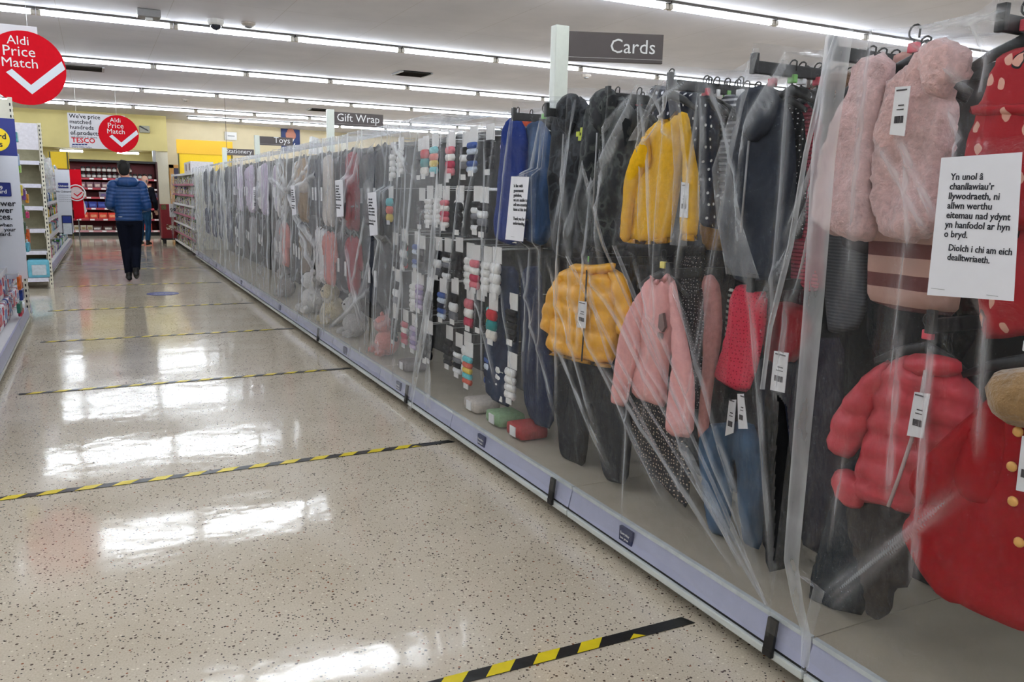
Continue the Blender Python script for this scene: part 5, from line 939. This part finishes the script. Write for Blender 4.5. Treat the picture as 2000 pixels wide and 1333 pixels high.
def carton_(col, w_, h_, d_=.14, lab=None, y=25.64):
    def f(x, z, nm):
        t = thing(nm, (x, y, z), '', ''); MB().box(x - w_ / 2, y, z, x + w_ / 2, y + d_, z + h_, .004).build('box', mat(col, .4, 0, .12, 14), t)
        MB().box(x - w_ * .34, y - .003, z + h_ * .3, x + w_ * .34, y + .002, z + h_ * .7).build('printed_panel', mat(lab or (220, 220, 220), .4, 0, .3, 25), t); return t
    return f
fr_ = lambda a, b, s: [a + s * i for i in range(int((b - a) / s) + 1)]
row(jar, Z5[5], fr_(-.25, 1.5, .13), 'dark jar on the top shelf of the red display', 'jars on the top shelf of the red display', 'jar', 'sweet_jar')
row(jar, Z5[5] + .17, fr_(-.25, .95, .13), 'dark jar stacked in the upper layer on the display', 'upper layer of jars on the red display', 'jar', 'sweet_jar')
row(carton_((120, 84, 96), .17, .17, .14, (190, 170, 160)), Z5[4], fr_(-.3, .35, .19), 'brown and pale sweet bag on the second shelf', 'bags on the second shelf of the red display', 'bag', 'sweet_bag')
row(carton_((72, 56, 120), .17, .16), Z5[4], fr_(.5, .9, .19), 'purple box on the second shelf of the red display', 'purple boxes on the second shelf', 'box', 'chocolate_box')
row(carton_((140, 60, 44), .15, .16, .14, (220, 180, 140)), Z5[4], fr_(1.05, 1.5, .17), 'reddish tub on the right of the second shelf', 'tubs on the second shelf', 'tub', 'sweet_tub')
row(carton_((214, 200, 186), .27, .16, .14, (170, 120, 80)), Z5[3], fr_(-.35, -.1, .3), 'cream cake box on the third shelf of the red display', 'cream boxes on the third shelf', 'box', 'cake_box')
row(carton_((120, 112, 122), .29, .16, .14, (90, 70, 120)), Z5[3], fr_(.25, 1.5, .31), 'grey-purple picture box on the third shelf', 'picture boxes on the third shelf', 'box', 'biscuit_box')
row(carton_((30, 44, 130), .21, .19, .14, (70, 90, 170)), Z5[2], fr_(-.3, 1.5, .23), 'navy blue chocolate box on the fourth shelf', 'navy boxes on the fourth shelf', 'box', 'chocolate_box')
row(carton_((214, 50, 30), .22, .19, .14, (236, 150, 110)), Z5[1], fr_(-.3, 1.0, .235), 'red-orange chocolate box on the fifth shelf', 'red-orange boxes on the fifth shelf', 'box', 'chocolate_box')
row(carton_((214, 208, 180), .1, .2, .1, (150, 140, 80)), Z5[1], fr_(1.14, 1.5, .125), 'tall cream bottle box on the fifth shelf', 'cream boxes on the fifth shelf', 'box', 'bottle_box')
row(carton_((70, 40, 32), .24, .13, .2, (215, 210, 205), 25.56), Z5[0], fr_(.0, .9, .28), 'brown cake pack with white label on the lowest shelf', 'cake packs on the lowest shelf', 'pack', 'cake_pack')
row(carton_((190, 180, 160), .14, .15, .2, (150, 130, 90), 25.56), Z5[0], fr_(-.5, -.15, .16), 'pale pack on the left of the lowest shelf', 'pale packs on the lowest shelf', 'pack', 'biscuit_pack')
row(carton_((226, 70, 24), .2, .2, .2, (240, 170, 130), 25.56), Z5[0], fr_(1.1, 1.5, .21), 'bright orange box on the right of the lowest shelf', 'orange boxes on the lowest shelf', 'box', 'chocolate_box')
# 99p bin
t = thing('promotion_bin', (1.63, 22.2, 0), 'red cardboard bin on black castors with a white 99p label', 'bin')
MB().box(1.44, 22.0, .12, 1.84, 22.4, .97, .006).build('box', mat((150, 20, 34), .5), t); MB().box(1.42, 21.98, .09, 1.86, 22.42, .125).build('tray', BLACK, t)
for a in (1.46, 1.76):
    for b in (22.0, 22.32): MB().box(a, b, 0, a + .07, b + .08, .09, .01).build('castor', BLACK, t)
MB().box(1.63, 21.985, .66, 1.86, 21.995, .99).build('price_card', WHITE, t); text('99p', (1.645, 21.982, .78), .14, INK, t, '-Y', bold=.02)
MB().prism([(1.53, 21.994, .34), (1.78, 21.994, .33), (1.80, 21.994, .45), (1.55, 21.994, .48)], (0, .004, 0)).build('sweet_picture', pack_print([(230, 220, 200), (200, 60, 40), (120, 60, 30)], 4, 24), t)
MB().box(1.45, 21.992, .84, 1.56, 21.998, .96).build('green_print', mat((110, 104, 60), .5, 0, .4, 40), t)

# ---------------------------------------------------------------- far wall fittings
ANG = math.atan(.3026)
def wallY(X): return 28.2 + (X - 2.06) * .3026
def on_wall(x, y):
    Y = 29.
    for _ in range(20): p = ony(x, y, Y); Y = wallY(p[0])
    return ony(x, y, Y)
def wallthing(nm, lb, cat, x, y):
    p = on_wall(x, y); t = thing(nm, (0, 0, 0), lb, cat); return t, p
def wput(t, p): t.location = Vector(p) + Vector((math.sin(ANG) * .03, -math.cos(ANG) * .03, 0)); t.rotation_euler = (0, 0, ANG)
a, b = on_wall(548, 251), on_wall(585, 296); W_ = math.hypot(b[0] - a[0], b[1] - a[1]); H_ = a[2] - b[2]; c = (a + b) / 2
t = thing('wall_poster', (0, 0, 0), 'dark blue poster of hands holding eggs on the cream far wall', 'poster')
MB().box(-W_ / 2, -.02, -H_ / 2, W_ / 2, .02, H_ / 2).build('board', mat((16, 46, 112), .4), t); mb = MB()
for q, (u, v) in enumerate(((-.05, .33), (.05, .33), (-.12, .22), (0, .23), (.12, .22))): mb.ball((u * W_, -.02, v * H_), .12, (1, .12, 1.2))
mb.build('egg_picture', mat((206, 140, 120), .5), t, True); MB().prism([(.12 * W_, -.024, .3 * H_), (.22 * W_, -.024, .1 * H_), (.1 * W_, -.024, -.1 * H_), (-.1 * W_, -.024, -.18 * H_), (-.15 * W_, -.024, -.1 * H_), (.05 * W_, -.024, 0)], (0, .006, 0)).build('white_picture', WHITE, t)
text('Wy', (-.22 * W_, -.024, -.42 * H_), .3, WHITE, t, '-Y', bold=.02); wput(t, c)
t, p = wallthing('alarm_box', 'small white box high on the far wall above the yellow panel', 'box', 449, 266); MB().box(-.2, -.06, -.13, .2, .02, .13, .01).build('housing', WHITE, t); MB().box(-.12, -.065, -.02, .12, -.06, .02).build('indicator_strip', GREYM, t); wput(t, p)
p = on_wall(671, 255); t = MB().box(-.13, -.08, -3, .13, .02, 3.4 - p[2]).build('trim_3', CREAM); tag(t, kind='structure'); t.location = (p[0], p[1] - .05, p[2]); t.rotation_euler = (0, 0, ANG)
for (x0, y0, x1, y1, lb, Yp) in ((344, 272, 455, 304, 'amber yellow header panel above the bright yellow backboard on the right', 25), (93, 296, 136, 330, 'bright yellow backboard behind the products on the left', 24)):
    a, b = ony(x0, y0, Yp), ony(x1, y1, Yp); t = thing('yellow_panel', ((a[0] + b[0]) / 2, Yp, 0), lb, 'panel')
    amber = x0 > 300
    MB().box(a[0], Yp, b[2], b[0], Yp + .05, a[2], .005).build('board', mat((236, 184, 40) if amber else (246, 208, 10), .5, 0, .03), t)
    if amber: MB().box(a[0] + .03, Yp + .02, .2, b[0], Yp + .06, b[2]).build('lower_board', mat((246, 206, 8), .5, 0, .03), t)
    for xx in (a[0] + .02, b[0] - .05): MB().box(xx, Yp - .02, 0, xx + .035, Yp + .0, b[2] if amber else a[2]).build('upright', mat((90, 84, 40), .5), t)
t = thing('wooden_door_frame', (2.35, 28.1, 0), 'light wood door frame with dark blue notice beside the yellow panel', 'door frame')
z1 = ony(338, 322, 27.9)[2]; xa = ony(332, 360, 27.9)[0]
MB().box(xa, 27.9, 0, xa + .13, 28.0, z1).build('post', mat((200, 150, 84), .5), t); MB().box(xa, 27.9, z1 - .1, xa + .9, 28.0, z1).build('head_rail', mat((200, 150, 84), .5), t); MB().box(xa + .13, 27.95, 0, xa + .9, 27.98, z1 - .1).build('door_leaf', mat((60, 62, 96), .5), t)
p = ony(282, 253, 27.1); t = thing('wall_speaker', tuple(p), 'small grey square speaker on the yellow bulkhead right of the round sign', 'speaker'); MB().box(p[0] - .14, 27.0, p[2] - .1, p[0] + .14, 27.12, p[2] + .1, .01).build('housing', mat((150, 148, 130), .4), t)
MB().prism([(p[0] - .15, 26.98, p[2] + .07), (p[0] + .1, 26.98, p[2] - .06), (p[0] + .1, 26.98, p[2] - .02), (p[0] - .12, 26.98, p[2] + .1)], (0, .03, 0)).build('bracket', BLACK, t)
a = ony(606, 266, 10.2); t = thing('folded_card', (a[0], 10.2, 1.88), 'white curled card standing on top of the run before the Gift Wrap sign', 'card'); MB().prism([(a[0], 10.2, 1.84), (a[0] + .02, 10.2, a[2]), (a[0] + .1, 10.2, a[2] - .02), (a[0] + .17, 10.2, 1.84)], (0, .12, 0)).build('sheet', WHITE, t); MB().box(a[0] + .01, 10.195, 1.95, a[0] + .1, 10.2, 1.97).build('print', GREYM, t)

# ---------------------------------------------------------------- left-hand displays
def upright(t, x, y, z0, z1, d=.05, slots=True):
    MB().box(x - .02, y, z0, x + .02, y + d, z1).build('upright', CREAM, t)
    if slots:
        mb = MB(); z = z0 + .05
        while z < z1 - .03: mb.box(x + .0195, y + .014, z, x + .0215, y + .032, z + .026); mb.box(x - .006, y - .0015, z, x + .006, y + .0005, z + .026); z += .055
        tag(mb.build('slots', BLACK, t), kind='stuff')
XL = -.665
def left_bay(y0, y1, lb, x_of, shelves, deep=.5, tall=1.75):
    t = thing('shelving_bay', (x_of(y0) - deep, (y0 + y1) / 2, 0), lb, 'shelving', 'left-hand shelving')
    def quad(dx0, dx1, z0, z1, nm, m): MB().prism([(x_of(y0) + dx0, y0, z0), (x_of(y1) + dx0, y1, z0), (x_of(y1) + dx1, y1, z0), (x_of(y0) + dx1, y0, z0)], (0, 0, z1 - z0)).build(nm, m, t)
    quad(-deep - .1, -.03, .15, .17, 'deck', WHITE); quad(-.03, 0, .048, .074, 'rail', RAIL)
    MB().prism([(x_of(y0) - .03, y0, .165), (x_of(y0) - .015, y0, .165), (x_of(y0), y0, .085), (x_of(y0) - .015, y0, .085)], (x_of(y1) - x_of(y0), y1 - y0, 0)).build('price_strip', STRIP, t)
    quad(-.38, -.36, 0, .15, 'kick_plate', mat((90, 84, 76), .6)); quad(-deep - .12, -deep - .1, .15, tall, 'back_panel', mat((196, 186, 160), .6))
    for z in shelves: quad(-deep - .1, -.12, z - .02, z, 'shelf', WHITE); quad(-.12, -.105, z - .035, z + .012, 'shelf_lip', mat((222, 220, 226), .4))
    return t
for ya, yb, lb in ((4.4, 5.65, 'white-lipped left-hand bay with packs, off the left edge'), (5.65, 6.9, 'white-lipped left-hand bay at the left edge, nearest in view'), (6.9, 8.35, 'white-lipped left-hand bay under the tall loyalty-card board'), (8.36, 9.8, 'left-hand bay ending in a slotted white upright')):
    t = left_bay(ya, yb, lb, lambda y: XL, (.62, 1.0, 1.35, 1.7), .5, 1.85)
upright(t, -.68, 9.42, 0, ony(20, 190, 9.42)[2]); MB().box(-1.2, 9.44, 1.85, -.70, 9.46, ony(20, 190, 9.42)[2] - .02).build('end_panel', CREAM, t)
BP = [pack_print([(232, 232, 238), (232, 232, 238), (60, 80, 150), (228, 228, 234), (200, 60, 80)], i, 22) for i in range(3)]
for i in range(22):
    y = 5.3 + (i // 2) * .42; z = .172 + (i % 2) * .21
    t = thing('nappy_pack', (-.80, y, z), 'white printed pack, %s layer, %s from the near end of the left-hand bottom shelf' % ('lower' if i % 2 == 0 else 'upper', ORD[i // 2 + 1]), 'pack', 'white packs on the left-hand bottom shelf, %s layer' % ('lower' if i % 2 == 0 else 'upper'))
    MB().box(-1.0, y - .19, z, -.76 - .02 * (i % 2), y + .19, z + .20, .025).build('wrapped_pack', BP[i % 3], t, True)
    MB().box(-.762 - .02 * (i % 2), y - .09, z + .06, -.757 - .02 * (i % 2), y + .06, z + .14).build('printed_panel', mat((120, 150, 200) if i % 3 else (214, 90, 100), .4, 0, .3, 30), t)
for (x, y, w_, h_, c, lb) in ((35, 268, .05, .1, (40, 150, 160), 'small teal pack'), (37, 312, .06, .12, (90, 150, 200), 'light blue pack'), (41, 330, .05, .08, (130, 180, 60), 'green pack'), (44, 372, .04, .11, (240, 196, 40), 'yellow toy pack'), (50, 380, .05, .12, (110, 60, 140), 'purple toy pack'), (56, 388, .04, .1, (240, 150, 30), 'orange and yellow toy'), (47, 413, .06, .14, (70, 120, 50), 'dark green toy pack'), (57, 420, .03, .07, (236, 70, 130), 'pink toy'), (50, 445, .05, .12, (60, 90, 60), 'bottle green pack'), (58, 462, .045, .16, (236, 100, 40), 'multicoloured striped toy'), (58, 482, .08, .10, (100, 190, 220), 'sky blue pack'), (42, 552, .06, .12, (220, 100, 30), 'orange bottle pack'), (46, 575, .06, .1, (30, 60, 140), 'blue pack'), (42, 600, .07, .09, (30, 110, 90), 'dark teal pack'), (45, 610, .08, .05, (190, 40, 70), 'crimson soft toy')):
    X = -.66; p = onx(x, y, X); t = thing('hanging_toy', tuple(p), lb + ' hanging beside the tall board at left', 'toy', 'hanging toys by the tall board')
    MB().box(X - .03, p[1] - w_ * 1.6, p[2] - h_ / 2, X, p[1] + w_ * 1.6, p[2] + h_ / 2, .01).build('blister_pack', mat(c, .35, 0, .5, 35), t); MB().box(X - .02, p[1] - w_, p[2] + h_ / 2, X - .017, p[1] + w_, p[2] + h_ / 2 + .03).build('header_card', WHITE, t)
    MB().tube([(X - .3, p[1], p[2] + h_ / 2 + .02), (X - .01, p[1], p[2] + h_ / 2 + .02)], .003, 5).build('peg', STEEL, t)
# tall loyalty-card board
Y = 8.8; t = thing('advertising_board', (-.9, Y, .5), 'tall white and blue loyalty-card board with yellow circle at the left edge', 'board')
q = lambda x, y: ony(x, y, Y); a = q(28, 232); b = q(30, 305); c = q(48, 545)
MB().box(-1.35, Y, b[2], a[0], Y + .012, a[2], .003).build('blue_header', mat((22, 40, 130), .35, 0, .02), t)
MB().box(-1.35, Y, c[2], a[0] + .0, Y + .012, b[2], .003).build('white_panel', mat((226, 228, 238), .4, 0, .01), t)
cc = q(-8, 272); r = q(19, 272)[0] - cc[0]; disc((cc[0], Y - .004, cc[2]), r, mat((250, 216, 20), .4, 0, .02), t, 'yellow_circle', .004)
def rt(s, x, y, sz, m, f='-Y'): p = q(x, y); text(s, (p[0], Y - .006, p[2]), sz, m, t, '-Y', 'RIGHT', bold=.02)
rt('Clubcard', 13, 272, .072, INK); rt('Prices', 6, 287, .072, INK)
d0, d1 = q(-20, 356), q(23, 384); MB().box(d0[0], Y - .005, d1[2], d1[0], Y, d0[2], .01).build('badge', mat((24, 42, 128), .4), t)
rt('£9', 6, 371, .05, WHITE); rt('Clubcard', 14, 378, .05, WHITE); rt('The power', 31, 403, .075, INK); rt('to lower', 26, 416, .075, INK); rt('prices.', 25, 429, .075, INK); rt('Save when', 25, 443, .048, INK); rt('you scan your', 31, 452, .048, INK); rt('Clubcard.', 23, 461, .048, INK)
# end bay facing the camera
Y = 12.6; q = lambda x, y: ony(x, y, Y); t = thing('end_bay', (-.95, Y + .3, 0), 'cream end-of-aisle bay with nearly empty white shelves and slotted upright', 'shelving')
zt = ony(72, 240, Y)[2]; upright(t, -.60, Y, 0, zt); upright(t, -1.42, Y, 0, zt); MB().box(-1.40, Y + .45, .1, -.60, Y + .47, zt - .02).build('back_panel', mat((170, 164, 136), .6), t); MB().box(-.625, Y + .05, .1, -.60, Y + .46, zt - .05).build('side_panel', CREAM, t)
MB().box(-1.38, Y - .03, ony(60, 293, Y)[2], -.62, Y - .01, zt - .01, .004).build('white_header', mat((222, 220, 228), .4), t)
EB = []
for (y,) in ((316,), (361,), (405,), (449,), (492,), (545,)):
    z = q(62, y)[2]; EB.append(z); MB().box(-1.40, Y - .0, z - .015, -.62, Y + .45, z + .005).build('shelf', WHITE, t); MB().box(-1.40, Y - .03, z - .04, -.63, Y, z + .012).build('shelf_lip', mat((226, 226, 240), .35), t)
    MB().prism([(-.63, Y, z - .015), (-.63, Y + .4, z - .015), (-.63, Y + .4, z - .03), (-.63, Y, z - .12)], (-.006, 0, 0)).build('bracket', CREAM, t)
for k, x in enumerate((-.74, -1.05)):
    t = thing('wipes_pack', (x, Y + .1, EB[5]), 'pale blue wipes pack on the lowest shelf of the end bay, ' + ['by the upright', 'further in'][k], 'pack', 'wipes packs'); MB().box(x - .13, Y - .02, EB[5] + .012, x + .13, Y + .3, EB[5] + .26, .03).build('wrapped_pack', mat((110, 190, 214), .3, 0, .1), t, True); MB().box(x - .08, Y - .026, EB[5] + .05, x + .09, Y - .018, EB[5] + .19, .01).build('printed_label', mat((200, 212, 222), .4, 0, .1, 30), t)
# long run behind the end bay
xo = lambda y: -.665 + (y - 13.4) * .016
LZ = (.50, .80, 1.08, 1.36, 1.62); POST = []
for k in range(6):
    ya = 13.4 + k * 1.35; left_bay(ya, ya + 1.345, 'left-hand bay of bottles and packs beyond the end bay, %s along' % ['first', 'second', 'third', 'fourth', 'fifth', 'sixth'][k], xo, LZ, .5, 1.8)
cols = [('teal', (30, 120, 120)), ('green', (60, 140, 60)), ('pale blue', (150, 190, 215)), ('white', (222, 222, 222)), ('yellow', (232, 196, 40)), ('black', (40, 40, 44)), ('pink', (214, 120, 150)), ('purple', (110, 80, 150)), ('blue', (40, 90, 170)), ('cream', (206, 196, 160)), ('dark green', (20, 80, 60))]
cache = {}; CL = {}
for li, z in enumerate((.172,) + LZ):
    y = 13.5
    while y < 21.3:
        nm_, c = cols[random.randrange(len(cols))]; kind = random.choice(['bottle', 'box', 'pack']); w_ = {'bottle': .045, 'box': .08, 'pack': .1}[kind]; h_ = {'bottle': .2, 'box': .17, 'pack': .14}[kind]
        X = xo(y) - (.13 if li == 0 else .22); CL[li] = CL.get(li, 0) + 1; lb = '%s %s on the %s of the far left run, %s item along' % (nm_, kind, ['bottom deck', 'second shelf', 'third shelf', 'fourth shelf', 'fifth shelf', 'top shelf'][li], ORD[CL[li]])
        if (kind, nm_) in cache: o = dup(cache[(kind, nm_)], (X, y + w_, z), lb); 
        else:
            t = thing(kind if kind != 'box' else 'product_box', (X, y + w_, z), lb, kind, ''); cache[(kind, nm_)] = o = t
            if kind == 'bottle': MB().lathe([(.036, 0), (.042, .01), (.042, .13), (.016, .165), (.016, .18)], (X, y + w_, z), 10).build('bottle_body', mat(c, .3, 0, .05), t, True); MB().lathe([(.018, .175), (.018, .205)], (X, y + w_, z), 8).build('cap', WHITE, t); MB().box(X + .02, y + w_ - .02, z + .04, X + .043, y + w_ + .02, z + .11).build('printed_label', mat((225, 225, 220), .4, 0, .2, 60), t)
            else: MB().box(X - .06, y, z, X + .05, y + 2 * w_, z + h_, .02 if kind == 'pack' else .003).build('pack_body', mat(c, .35, 0, .1), t, kind == 'pack'); MB().box(X + .048, y + .3 * w_, z + h_ * .3, X + .054, y + 1.6 * w_, z + h_ * .75).build('printed_panel', mat((230, 225, 215), .4, 0, .3, 40), t)
        o['group'] = 'goods on the left-hand run beyond the end bay'; y += 2 * w_ + random.uniform(.03, .16)
# white board with phone, red banner
Y = 16.6; q = lambda x, y: ony(x, y, Y); a, b = q(106, 331), q(135, 331); c = q(147, 455); t = thing('advertising_board', (a[0], Y, c[2]), 'slim white board with navy badge and telephone picture, beyond the end bay', 'board')
MB().box(a[0] - .0, Y, c[2], b[0] + .0, Y + .012, a[2], .003).build('white_panel', mat((226, 228, 236), .4, 0, .01), t)
d0, d1 = q(113, 357), q(134, 368); MB().box(d0[0], Y - .005, d1[2], d1[0], Y, d0[2], .006).build('badge', mat((24, 42, 128), .4), t); p = q(124, 365); text('Clubcard', (p[0], Y - .007, p[2]), .045, WHITE, t, '-Y', 'CENTER', bold=.02)
p = q(125, 376); text('No Clubcard?', (p[0], Y - .002, p[2]), .042, INK, t, '-Y', 'CENTER', bold=.02)
for k in range(4): p = q(127, 382 + 4 * k); text('Download the app today', (p[0], Y - .002, p[2]), .02, mat((120, 120, 130), .6), t, '-Y', 'CENTER')
d0, d1 = q(120, 421), q(143, 458); MB().box(d0[0], Y - .006, d1[2], d1[0], Y, d0[2], .01).build('telephone', mat((20, 24, 60), .3), t); zz = d0[2]; MB().box(d0[0] + .012, Y - .008, d1[2], d1[0] - .012, Y - .005, zz - .14).build('telephone_screen', mat((226, 232, 240), .3), t); MB().box(d0[0] + .012, Y - .008, zz - .13, d1[0] - .012, Y - .005, zz - .015).build('screen_header', mat((30, 56, 150), .3), t)
Y = 20.5; q = lambda x, y: ony(x, y, Y); t = thing('promotion_banner', tuple(q(150, 380)), 'red and white banner with white ring and tick, left of the sweets display', 'banner')
MB().prism([tuple(q(x, y)) for x, y in ((134, 331), (157, 331), (166, 425), (146, 430))], (0, .01, 0)).build('red_cloth', RED, t)
MB().prism([tuple(q(x, y) + np.array([0, .02, 0])) for x, y in ((156, 332), (158, 345), (163, 390), (170, 412), (166, 419), (160, 419))], (0, .01, 0)).build('white_cloth', WHITE, t)
cc = q(149, 377); MB().tube([(cc[0] + .17 * math.cos(a_), Y - .006, cc[2] + .17 * math.sin(a_)) for a_ in np.linspace(0, 2 * PI, 33)], .014, 6, False).build('white_ring', WHITE, t, True); disc((cc[0], Y - .004, cc[2]), .13, mat((226, 206, 206), .5), t, 'pale_disc', .003); check((cc[0], 0, cc[2]), .12, RED, t, Y - .008)
MB().tube([tuple(q(146, 330) + np.array([0, .03, 0])), (q(146, 330)[0], Y + .03, 0)], .012, 8).build('pole', GREYM, t)
# film draped over the left run's far corner
rg = np.random.default_rng(5); ys = np.linspace(13.6, 16.4, 60); zs_ = np.linspace(1.25, 1.83, 22); V = []
for y in ys:
    for z in zs_: V.append((xo(y) + .0 - .10 * max(0, (z - 1.5)) + .012 * math.sin(y * 17 + z * 5) + .008 * math.sin(y * 41 - z * 9), y, z + .02 * math.sin(y * 4)))
t = thing('plastic_sheet', (xo(15), 15, 1.25), 'clear film over the top shelves of the left-hand run', 'plastic sheet'); raw('sheet', V, [(i * 22 + j, (i + 1) * 22 + j, (i + 1) * 22 + j + 1, i * 22 + j + 1) for i in range(59) for j in range(21)], FILM3, t)

# lettering becomes plain mesh
dg = bpy.context.evaluated_depsgraph_get(); fonts = [o for o in C.objects if o.type == 'FONT']
for o in fonts:
    me = bpy.data.meshes.new_from_object(o.evaluated_get(dg)); n = bpy.data.objects.new('lettering', me); C.objects.link(n)
    n.parent = o.parent; n.location = o.location; n.rotation_euler = o.rotation_euler; n.scale = o.scale
for o in fonts: bpy.data.objects.remove(o)
